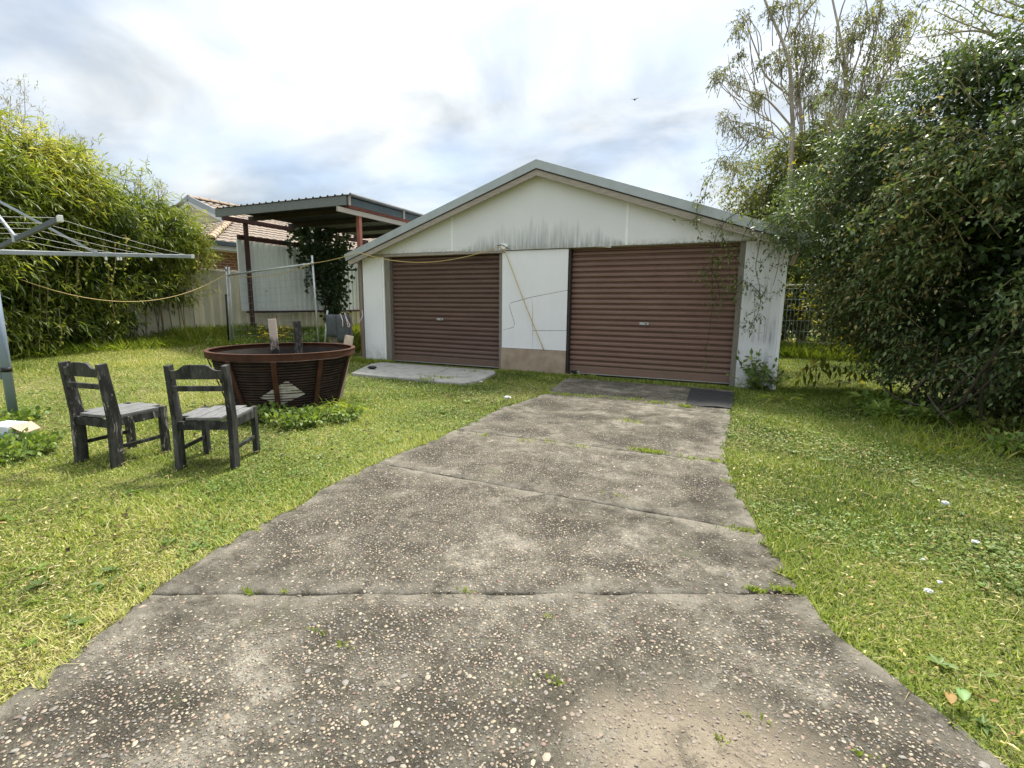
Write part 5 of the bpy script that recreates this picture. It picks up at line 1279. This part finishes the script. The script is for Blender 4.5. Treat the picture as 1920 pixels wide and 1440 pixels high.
def overhang():
    """a tree standing to the right whose long branches reach over the hedge"""
    r = np.random.default_rng(81); root = thing('overhanging_tree', (5.6, 9.4, -.02), 'leafy tree whose thin branches reach out above the dark hedge', 'tree')
    z = lambda x, y, Y: ypl(1300+x/3.097, y/3.097, Y)
    tr = MB(); LV, TW = Leaves(), Twigs()
    tr.tube(smooth_line([(5.6, 9.4, -.05), (5.5, 9.3, 1.6), z(2150, 250, 9.2)], 6), list(np.linspace(.14, .06, 13)), 8)
    limbs = [[(2150, 250), (1920, 280), (1700, 285), (1550, 300), (1300, 360), (950, 480)], [(1920, 270), (1750, 200), (1550, 130), (1400, 60)], [(2150, 200), (1900, 120), (1700, 60), (1600, -30)], [(1700, 285), (1500, 350), (1300, 440), (1000, 490)], [(1800, 240), (1650, 180), (1450, 200), (1300, 220)], [(2100, 100), (1850, 20), (1700, -60)]]
    for L in limbs: P = smooth_line([z(x, y, 9.2-.2*i+r.uniform(-.2, .2)) for i, (x, y) in enumerate(L)], 5); tr.tube(P, list(np.linspace(.016, .004, len(P))), 6)
    pts = [(1900, 60, 120), (1800, 60, 110), (1700, 60, 110), (1600, 80, 90), (1500, 60, 90), (1400, 40, 80), (1850, 180, 90), (1750, 200, 80), (1650, 180, 80), (1550, 200, 70), (1450, 150, 80), (1350, 180, 70), (1880, 300, 80), (1750, 330, 70), (1280, 20, 60), (1300, 280, 50), (1600, 300, 50), (1500, 300, 50), (1920, 200, 90), (1420, 280, 50), (1180, 340, 40), (1000, 20, 30), (1560, 10, 60)]
    for (cx, cy, cr) in pts:
        c = z(cx, cy, 8.9); R = cr/3.097*8.9/FPX*1.2; n = int(5+R*26); Q = c+r.normal(0, .6*R, (n, 3)); sprigs(r, LV, TW, Q, unit(r.normal(0, .8, (n, 3))), .24, 6, .058, .022, .3, .65, .55+.45*r.random(n), .4, .003)
    tr.build('trunk', 'bark_pale', root); LV.build('crown', 'vine', root); tag(TW.build('twigs', 'bark_pale', root), kind='stuff')
overhang()

def far_bush(label, cx, cy, h, rr, seed, mat='clover', name='garden_bush'):
    r = np.random.default_rng(seed); root = thing(name, (cx, cy, -.02), label, 'bush'); LV, TW = Leaves(), Twigs()
    blobs = [(cx+r.normal(0, rr*.45), cy+r.normal(0, rr*.3), h*r.uniform(.35, .72), rr*.6, rr*.5, h*.32) for _ in range(6)]
    P, D, rad = in_blobs(r, blobs, 1500, .8); n = len(P); sprigs(r, LV, TW, P, unit(D+r.normal(0, .5, (n, 3))), .35, 6, .13, .055, .4, .6, .15+.5*vnoise(P, 2, seed)+.15*r.random(n), .4, .005)
    for b in blobs: TW.line([(cx, cy, -.05), ((cx+b[0])/2, (cy+b[1])/2, b[2]*.5), b[:3]], .04, .01)
    LV.build('crown', mat, root); TW.build('stems', 'bark_dark', root)
far_bush('dark green bush behind the wire fence next to the garage', 1.0, 16.2, 3.4, 1.6, 91, 'hedge')
far_bush('yellow green bush behind the middle of the wire fence', 3.0, 16.6, 3.2, 1.5, 92, 'hedge_y')
far_bush('broad dark bush behind the far end of the wire fence', 5.4, 16.0, 3.8, 1.9, 93, 'hedge')
far_bush('tall rounded tree line bush beyond the wire fence', 3.4, 21.0, 5.2, 3.0, 94, 'hedge')
far_bush('round bush growing against the far corner of the garage', -.6, 17.5, 4.0, 1.7, 95, 'gum')
far_bush('large bush in shade beyond the hedge', 8.0, 13.5, 4.2, 2.4, 96, 'hedge')

def ivy():
    r = np.random.default_rng(44); root = thing('ivy', (-12.2, 12.4, .3), 'dark ivy mass hanging from the carport roof over the white sheets', 'ivy'); LV, TW = Leaves(), Twigs()
    for (px, py, w, h, n) in [(585, 440, 34, 20, 420), (600, 475, 40, 26, 620), (610, 510, 34, 30, 620), (622, 550, 22, 34, 420), (625, 590, 16, 24, 220), (560, 430, 14, 12, 120), (640, 470, 12, 30, 180), (572, 470, 14, 16, 130)]:
        c = xpl(px, py, -12.2); s = 17.0/FPX; m = n; Q = c+CR*(r.normal(0, .5, m)*w*s)[:, None]+CU*(r.normal(0, .5, m)*h*s)[:, None]+r.normal(0, .10, (m, 3))*np.array((1, .3, .2))+np.array((.1, 0, 0))
        LV.add(Q, unit(DOWN+r.normal(0, .5, (m, 3))), unit(np.array((.8, -.5, .4))+r.normal(0, .4, (m, 3))), r.uniform(.08, .15, m), r.uniform(.08, .14, m), .3+.35*r.random(m), .1)
    for (px, y0, y1) in [(545, 455, 478), (563, 470, 500), (575, 500, 545), (598, 520, 560), (610, 560, 600), (590, 515, 535), (540, 448, 470)]:
        a, b = xpl(px, y0, -12.25), xpl(px+r.uniform(-2, 4), y1, -12.25); TW.line([a, (a+b)/2+r.normal(0, .02, 3), b], .006, .003); m = int((y1-y0)*.8); t = r.random(m)[:, None]; LV.add(a+(b-a)*t+r.normal(0, .04, (m, 3)), unit(DOWN+r.normal(0, .5, (m, 3))), np.array((.8, -.5, .3))+r.normal(0, .3, (m, 3)), r.uniform(.07, .12, m), r.uniform(.07, .12, m), .3+.3*r.random(m))
    for k in range(14): a, b = xpl(r.uniform(560, 640), 425, -12.2), xpl(r.uniform(600, 635), r.uniform(520, 610), -12.2); TW.line([a, (a+b)/2+r.normal(0, .08, 3), b], .014, .006)
    LV.build('leaves', 'ivy', root); TW.build('stems', 'bark_dark', root)
ivy()

# ---- weeds one can point to
def weed(name, label, cat, x, y, n, h, spread, ll, lw, seed, mat='clover', k=6, group=None, droop=.2, flat=False):
    r = np.random.default_rng(seed); z = float(gz(x)); root = thing(name, (x, y, z), label, cat, group); LV, TW = Leaves(), Twigs()
    a = r.uniform(0, 6.28, n); rad = spread*np.sqrt(r.random(n)); P = np.stack([x+rad*np.cos(a)*.55, y+rad*np.sin(a)*.55, np.full(n, z)], -1)
    D = unit(np.stack([np.cos(a)*rad/spread*.6, np.sin(a)*rad/spread*.6, np.ones(n)*(.35 if flat else 1.0)], -1)+r.normal(0, .15, (n, 3)))
    sprigs(r, LV, TW, P, D, h*r.uniform(.55, 1.1, n), k, ll, lw, droop, .7, .25+.55*r.random(n), .3, .004)
    LV.build('leaves', mat, root); TW.build('stems', mat if False else 'bark_cane', root)
p = ypl(1418, 735, GY-.10); weed('tall_weed', 'tall leafy green weed growing against the garage end wall', 'weed', p[0], p[1], 34, .70, .2, .10, .05, 101, k=8)
p = gp(1445, 752); weed('grass_clump', 'bright green grass clump at the garage corner', 'grass clump', p[0]+.12, p[1], 40, .24, .22, .14, .012, 102, 'longgrass', 3, droop=.5)
p = gp(1640, 762); weed('broadleaf_weed', 'low broad leaved weed at the sunny end of the hedge', 'weed', p[0], p[1], 26, .25, .3, .15, .06, 103, droop=.4)
p = gp(1725, 785); weed('silver_weed', 'low grey green weed under the hedge around a paper scrap', 'weed', p[0], p[1], 34, .26, .35, .08, .05, 104, droop=.3)
p = gp(1660, 778); weed('rosette_weed', 'spiky green weed rosette on the lawn edge by the hedge', 'weed', p[0], p[1], 30, .2, .25, .16, .022, 105, droop=.3)
p = gp(1890, 800); weed('shade_weed', 'dark leafy weed mound in the hedge shade', 'weed', p[0], p[1], 60, .34, .5, .07, .045, 106, 'vine', droop=.3)
p = gp(1905, 850); weed('blue_green_weed', 'blue green leafy weed on the lawn below the hedge', 'weed', p[0]+.1, p[1], 44, .22, .35, .07, .05, 107, droop=.3)
weed('clover_patch', 'thick green clover mound around the white printed box', 'clover', -5.35, 1.78, 300, .16, .62, .045, .042, 108, k=4, droop=.15)
weed('clover_patch', 'green clover around the foot of the clothesline pole', 'clover', -6.75, 2.30, 160, .14, .5, .05, .045, 109, k=4, droop=.15)
# weeds round the drum
for k, (px, py, n, h, s, mt, lab) in enumerate([(500, 785, 90, .20, .30, 'clover', 'round leaved clover at the foot of the rusty drum beside the pale seated chair'), (560, 795, 120, .20, .34, 'clover', 'green clover mound in front of the rusty drum'), (625, 778, 70, .34, .26, 'longgrass', 'tall grass clump against the rusty drum side facing the apron'), (640, 785, 60, .18, .3, 'clover', 'loose weeds spreading from the rusty drum towards the driveway'), (470, 790, 60, .16, .28, 'clover', 'clover between the chair and the rusty drum')]):
    p = gp(px, py); lg = mt == 'longgrass'; weed('drum_weed', lab, 'weed', p[0], p[1], n, h, s, .16 if lg else .05, .010 if lg else .045, 120+k, mt, 4, droop=.5 if lg else .15)
def flowers():
    r = np.random.default_rng(66); c = gp(505, 660, .15); c = xpl(515, 640, -9.9); root = thing('yellow_flowers', (c[0], c[1], float(gz(c[0]))), 'patch of yellow flowers among grass behind the rusty drum', 'flowers'); LV, TW, PT = Leaves(), Twigs(), Leaves()
    for k in range(110):
        px, py = r.normal(522, 22), r.uniform(612, 636); X = -9.9+r.normal(0, .25); p = xpl(px, py, X); b = np.array((p[0]+r.normal(0, .05), p[1], float(gz(p[0])))); TW.line([b, (p+b)/2+r.normal(0, .02, 3), p], .003, .002); m = 6; a = np.arange(m)*6.28/m
        PT.add(np.repeat(p[None], m, 0), np.stack([np.cos(a), np.sin(a), .35+0*a], -1)+r.normal(0, .15, (m, 3)), np.tile((0, 0, 1.0), (m, 1)), np.full(m, .050), np.full(m, .036), r.random(m))
    n = 420; X = r.normal(-9.95, .35, n); Y = c[1]+r.normal(0, .55, n); P = np.stack([X, Y, gz(X)], -1); sprigs(r, LV, TW, P, unit(np.array((0, 0, 1.0))+r.normal(0, .25, (n, 3))), .35*r.uniform(.5, 1.1, n), 5, .09, .03, .2, .6, .3+.5*r.random(n))
    LV.build('leaves', 'clover', root); TW.build('stems', 'bark_cane', root); PT.build('petals', 'petal', root)
flowers()
c = xpl(590, 640, -9.2); weed('leafy_bush', 'lush green leafy weeds between the pipe posts behind the rusty drum', 'weed', c[0], c[1], 170, .62, .8, .09, .07, 131, k=7, droop=.2)
c = xpl(618, 640, -8.9); weed('leafy_bush', 'lush green leafy weeds behind the short stake and grey cushion', 'weed', c[0], c[1], 120, .75, .6, .09, .07, 132, k=7, droop=.2)

# ------------------------------------------------------------------ lawn
def blades(P, h, w, ang, lean, rnd, name, mat, label=None, cat=None):
    n = len(P); d = np.stack([np.cos(ang), np.sin(ang)], -1); s = np.stack([-d[:, 1], d[:, 0]], -1)
    V = np.zeros((n, 3, 3), np.float32); V[:, 0] = P; V[:, 1] = P; V[:, 2] = P
    V[:, 0, :2] += s*w[:, None]*.5; V[:, 1, :2] -= s*w[:, None]*.5; V[:, 2, :2] += d*(h*lean)[:, None]; V[:, 2, 2] += h*np.sqrt(np.clip(1-lean**2, .02, 1))
    me = rawmesh(name, V.reshape(-1, 3), np.arange(3*n).reshape(-1, 3), rnd=np.clip(rnd, 0, 1)); o = mobj(name, me, mat); tag(o, label, cat, kind='stuff'); return o
def blocked(x, y):
    b = (inpoly(x, y, DRIVE) & (np.minimum(polydist(x, y, DRV_L), polydist(x, y, DRV_R)) > .085*(.5+.5*np.sin(x*23+y*31))*(.5+.5*np.sin(y*7.3+x*5))*(.6+.4*np.sin(y*41)))) | inpoly(x, y, APRON)
    b |= (x > -7.45) & (x < .54) & (y > GY-.03) & (y < GY+7.4)
    b |= (x+4.92)**2+(y-4.22)**2 < .56**2
    b |= (x < -13.6)
    return b
def lawn():
    r = np.random.default_rng(77); N = 1400000
    u = r.random(N); a0, a1 = .7**.7, 24.0**.7; rad = (a0+u*(a1-a0))**(1/.7); th = YAW+math.pi/2+r.uniform(math.radians(-68), math.radians(66), N)
    x, y = rad*np.cos(th), rad*np.sin(th); k = ~blocked(x, y); k &= ~((x > 2.4) & (y > 5.5) & (y < 11) & (r.random(N) < .75))
    x, y, rad = x[k], y[k], rad[k]; n = len(x); P = np.stack([x, y, np.where(inpoly(x, y, DRIVE), .004, gz(x))], -1)
    bare = vnoise(P, 1.3, 31); dry = vnoise(P, .75, 5); fine = vnoise(P, 7.0, 6)
    k = r.random(n) > .75*np.clip((bare-.50)/.35, 0, 1); P, rad, dry, fine = P[k], rad[k], dry[k], fine[k]; n = len(P)
    right = P[:, 0] > -.2
    s = (1+.13*rad)*r.uniform(.7, 1.3, n); h = .0185*s; w = .0044*s
    de = np.minimum(polydist(P[:, 0], P[:, 1], DRV_L), polydist(P[:, 0], P[:, 1], DRV_R)); h *= 1+.5*np.exp(-de/.06)
    mids = vnoise(P, 2.6, 47); tone = np.where(right, .14+.18*dry, .26+.34*dry)+.22*(fine-.5)+.46*(mids-.5)+r.normal(0, .21, n); tall = vnoise(P, 3.6, 52); h *= .65+.9*tall**2+1.2*(r.random(n) < .02)
    tone += np.where(r.random(n) < np.where(right, .05, .10), .35, 0)
    blades(P, h, w, r.uniform(0, 6.28, n), r.uniform(.5, .985, n), tone, 'lawn_grass', 'grass', 'short mown yellow green grass covering the yard', 'grass')
    # small round clover-like leaves through the turf
    n = 150000; u = r.random(n); rad = (a0+u*(12.0**.7-a0))**(1/.7); th = YAW+math.pi/2+r.uniform(math.radians(-68), math.radians(66), n); x, y = rad*np.cos(th), rad*np.sin(th); k = ~blocked(x, y); x, y, rad = x[k], y[k], rad[k]; P = np.stack([x, y, gz(x)+.012+.018*r.random(len(x))], -1)
    c = vnoise(P*np.array((1, 1, 0)), 2.2, 15); k = c > .45; P, rad = P[k], rad[k]; n = len(P); LV = Leaves(); a = r.uniform(0, 6.28, n); s = (1+.1*rad)*r.uniform(.7, 1.3, n)
    LV.add(P, np.stack([np.cos(a), np.sin(a), r.normal(.1, .3, n)], -1), np.array((0, 0, 1.0))+r.normal(0, .25, (n, 3)), (.013*s), .010*s, .35+.35*r.random(n)); o = LV.build('lawn_clover', 'clover'); tag(o, 'tiny clover leaves scattered through the mown lawn', 'clover', kind='stuff')
    # flat weed rosettes and dry runners in the turf
    LV = Leaves(); n = 330; u = r.random(n); rad = (a0+u*(9.0**.7-a0))**(1/.7); th = YAW+math.pi/2+r.uniform(math.radians(-68), math.radians(66), n); x, y = rad*np.cos(th), rad*np.sin(th); k = ~blocked(x, y); x, y = x[k], y[k]; n = len(x); sz = r.uniform(.025, .075, n); tn = r.random(n)
    for j in range(8):
        a = j*6.28/8+r.uniform(0, .7, n); m = r.random(n) < .85; P = np.stack([x, y, gz(x)+.010], -1)[m]; LV.add(P, np.stack([np.cos(a), np.sin(a), r.uniform(.1, .6, n)], -1)[m], np.array((0, 0, 1.0))+r.normal(0, .2, (m.sum(), 3)), (sz*r.uniform(.7, 1.2, n))[m], (sz*.34)[m], (.1+.6*tn)[m]+r.normal(0, .08, m.sum()), .15, .15)
    o = LV.build('lawn_weeds', 'clover'); tag(o, 'flat weed rosettes dotted through the lawn', 'weeds', kind='stuff')
    TW = Twigs(); n = 1700; u = r.random(n); rad = (a0+u*(8.0**.7-a0))**(1/.7); th = YAW+math.pi/2+r.uniform(math.radians(-68), math.radians(66), n); x, y = rad*np.cos(th), rad*np.sin(th); k = ~blocked(x, y); x, y = x[k], y[k]; n = len(x); a = r.uniform(0, 6.28, n); L = r.uniform(.04, .16, n); P = np.stack([x, y, gz(x)+.018+.01*r.random(n)], -1); d = np.stack([np.cos(a), np.sin(a), 0*a], -1); Q = P+d*L[:, None]*.5+np.array((0, 0, .012)); TW.add(P, Q, .0013, .0013); TW.add(Q, Q+unit(d+r.normal(0, .3, (n, 3))*np.array((1, 1, .1)))*L[:, None]*.5-np.array((0, 0, .012)), .0013, .0008); o = TW.build('dry_runners', 'straw'); tag(o, 'dry grass runners lying on the lawn', 'grass', kind='stuff')
    # mowing clippings: straw, dry stalks and dark bits
    LV = Leaves(); n = 105000; u = r.random(n); rad = (a0+u*(11.0**.7-a0))**(1/.7); th = YAW+math.pi/2+r.uniform(math.radians(-68), math.radians(66), n); x, y = rad*np.cos(th), rad*np.sin(th); P = np.stack([x, y, gz(x)], -1); k = ~blocked(x, y); k &= r.random(n) < np.where(x > 0, .45, 1.0)*np.clip((vnoise(P, 1.9, 61)-.15)*1.5, .1, 1); P, rad = P[k], rad[k]; n = len(P); a = r.uniform(0, 6.28, n); s = (1+.12*rad)*r.uniform(.6, 1.4, n)
    P[:, 2] += .010+.012*r.random(n); LV.add(P, np.stack([np.cos(a), np.sin(a), r.normal(.05, .2, n)], -1), np.array((0, 0, 1.0))+r.normal(0, .4, (n, 3)), .020*s, .0035*s, np.where(r.random(n) < .5, r.random(n)*.16, .40+.5*r.random(n)), .1); o = LV.build('grass_clippings', 'clippings'); tag(o, 'dry straw coloured clippings strewn over the lawn', 'clippings', kind='stuff')
    # long grass along the fence, under the hedge and against the walls
    def strip(n, fx, fy, h0, h1, seed): 
        q = np.random.default_rng(seed); x, y = fx(q, n), fy(q, n); k = ~blocked(x, y); return np.stack([x[k], y[k], gz(x[k])], -1), q.uniform(h0, h1, k.sum())
    sets = [strip(9000, lambda q, n: q.uniform(-12.75, -11.3, n), lambda q, n: q.uniform(1, 15, n), .12, .42, 1), strip(7000, lambda q, n: q.uniform(-12.4, -8.6, n), lambda q, n: q.uniform(7.6, 12, n), .15, .45, 2), strip(2500, lambda q, n: q.uniform(-12.7, -11.6, n), lambda q, n: q.uniform(7.4, 9.8, n), .3, .62, 3),
            strip(1500, lambda q, n: q.uniform(-7.5, -6.5, n), lambda q, n: q.uniform(8.05, 8.38, n), .04, .14, 4), strip(2600, lambda q, n: q.uniform(1.4, 4.5, n), lambda q, n: q.uniform(5.2, 8.3, n), .08, .24, 5), strip(5000, lambda q, n: q.uniform(.7, 4.5, n), lambda q, n: q.uniform(13.6, 15.6, n), .2, .6, 6), strip(900, lambda q, n: q.uniform(.56, 1.3, n), lambda q, n: q.uniform(7.6, 8.6, n), .03, .14, 8), strip(1200, lambda q, n: q.uniform(-4.1, -2.6, n), lambda q, n: q.uniform(8.0, 8.38, n), .03, .10, 7)]
    P = np.concatenate([a for a, b in sets]); h = np.concatenate([b for a, b in sets]); n = len(P); LV = Leaves(); a = r.uniform(0, 6.28, n); ln = r.uniform(.15, .75, n); D = np.stack([np.cos(a)*ln, np.sin(a)*ln, np.sqrt(1-ln**2)], -1); LV.add(P, D, np.stack([np.cos(a), np.sin(a), 0*a], -1), h, .006+.014*h, .25+.5*vnoise(P, 2, 2)+r.normal(0, .15, n), .1, .25)
    o = LV.build('long_grass', 'longgrass'); tag(o, 'long rank grass along the fence, hedge and walls', 'grass', kind='stuff')
    # tufts in the driveway joints and stray weeds on the concrete
    LV = Leaves(); pts = []
    for (px, py, s, m) in [(1215, 848, .06, 70), (1235, 851, .06, 50), (1195, 845, .05, 40), (1060, 742, .10, 60), (1110, 745, .12, 60), (1180, 750, .12, 60), (1230, 757, .10, 50), (1030, 739, .06, 50), (1285, 764, .05, 60), (1330, 726, .06, 60), (1350, 728, .06, 60), (1110, 707, .06, 60), (1085, 705, .05, 50), (1205, 716, .05, 40), (905, 818, .05, 20), (980, 828, .05, 20), (1300, 862, .06, 30), (1345, 867, .05, 40), (1030, 830, .08, 20), (1090, 840, .06, 20), (1415, 1110, .025, 60), (1470, 1110, .03, 70), (1495, 1112, .02, 40), (465, 1113, .02, 36), (875, 1112, .02, 20), (535, 1113, .015, 14), (1150, 930, .05, 10), (1380, 995, .04, 30), (1410, 1000, .03, 30), (600, 1190, .02, 14), (650, 1215, .02, 16), (1040, 1280, .025, 26), (1030, 1160, .02, 8), (1350, 1390, .02, 14), (1415, 1350, .02, 12), (1615, 1420, .02, 14), (830, 712, .15, 60), (800, 716, .08, 60), (880, 700, .1, 20), (1170, 790, .06, 20), (1190, 793, .06, 20)]:
        p = gp(px, py); pts.append((p[0]+r.normal(0, s, m), p[1]+r.normal(0, s*.35, m), np.full(m, .030 if px < 900 and py < 720 else .004)))
    P = np.stack([np.concatenate([q[i] for q in pts]) for i in range(3)], -1); n = len(P); a = r.uniform(0, 6.28, n); ln = r.uniform(.3, .9, n); dist = np.hypot(P[:, 0], P[:, 1]); L = np.minimum(.012+.006*dist, .05)*r.uniform(.5, 1.3, n)
    LV.add(P, np.stack([np.cos(a)*ln, np.sin(a)*ln, np.sqrt(1-ln**2)], -1), r.normal(size=(n, 3)), L, .005+.0012*dist, .40+.4*r.random(n)); o = LV.build('joint_weeds', 'longgrass'); tag(o, 'small green weeds sprouting in the concrete joints', 'weeds', kind='stuff')
    # fallen leaves
    LV = Leaves(); n = 2600; x = r.uniform(.0, 4.0, n); y = 1.2+5.2*r.random(n)**1.3; k = ~blocked(x, y); x, y = x[k], y[k]; n1 = len(x); x2 = r.uniform(-7, -2.4, 1500); y2 = r.uniform(.3, 6.5, 1500); k = ~blocked(x2, y2); x = np.concatenate([x, x2[k]]); y = np.concatenate([y, y2[k]]); n = len(x); P = np.stack([x, y, gz(x)+.022+.014*r.random(n)], -1); a = r.uniform(0, 6.28, n)
    LV.add(P, np.stack([np.cos(a), np.sin(a), r.normal(0, .25, n)], -1), np.array((0, 0, 1.0))+r.normal(0, .4, (n, 3)), r.uniform(.014, .038, n), r.uniform(.006, .014, n), r.random(n), .25); o = LV.build('leaf_litter', 'litter'); tag(o, 'small pale fallen leaves scattered over the lawn', 'leaves', kind='stuff')
    LV = Leaves(); n = 700; x = np.concatenate([r.uniform(1.6, 4.2, 400), r.uniform(-6, -2.4, 300)]); y = np.concatenate([r.uniform(5.0, 8, 400), r.uniform(1, 7, 300)]); k = ~blocked(x, y); x, y = x[k], y[k]; n = len(x); P = np.stack([x, y, gz(x)+.02+.012*r.random(n)], -1); a = r.uniform(0, 6.28, n)
    LV.add(P, np.stack([np.cos(a), np.sin(a), r.normal(0, .2, n)], -1), np.array((0, 0, 1.0))+r.normal(0, .4, (n, 3)), r.uniform(.03, .07, n), r.uniform(.012, .03, n), r.random(n), .25); o = LV.build('dead_leaves', 'deadleaf'); tag(o, 'dark dead leaves lying on the lawn', 'leaves', kind='stuff')
lawn()
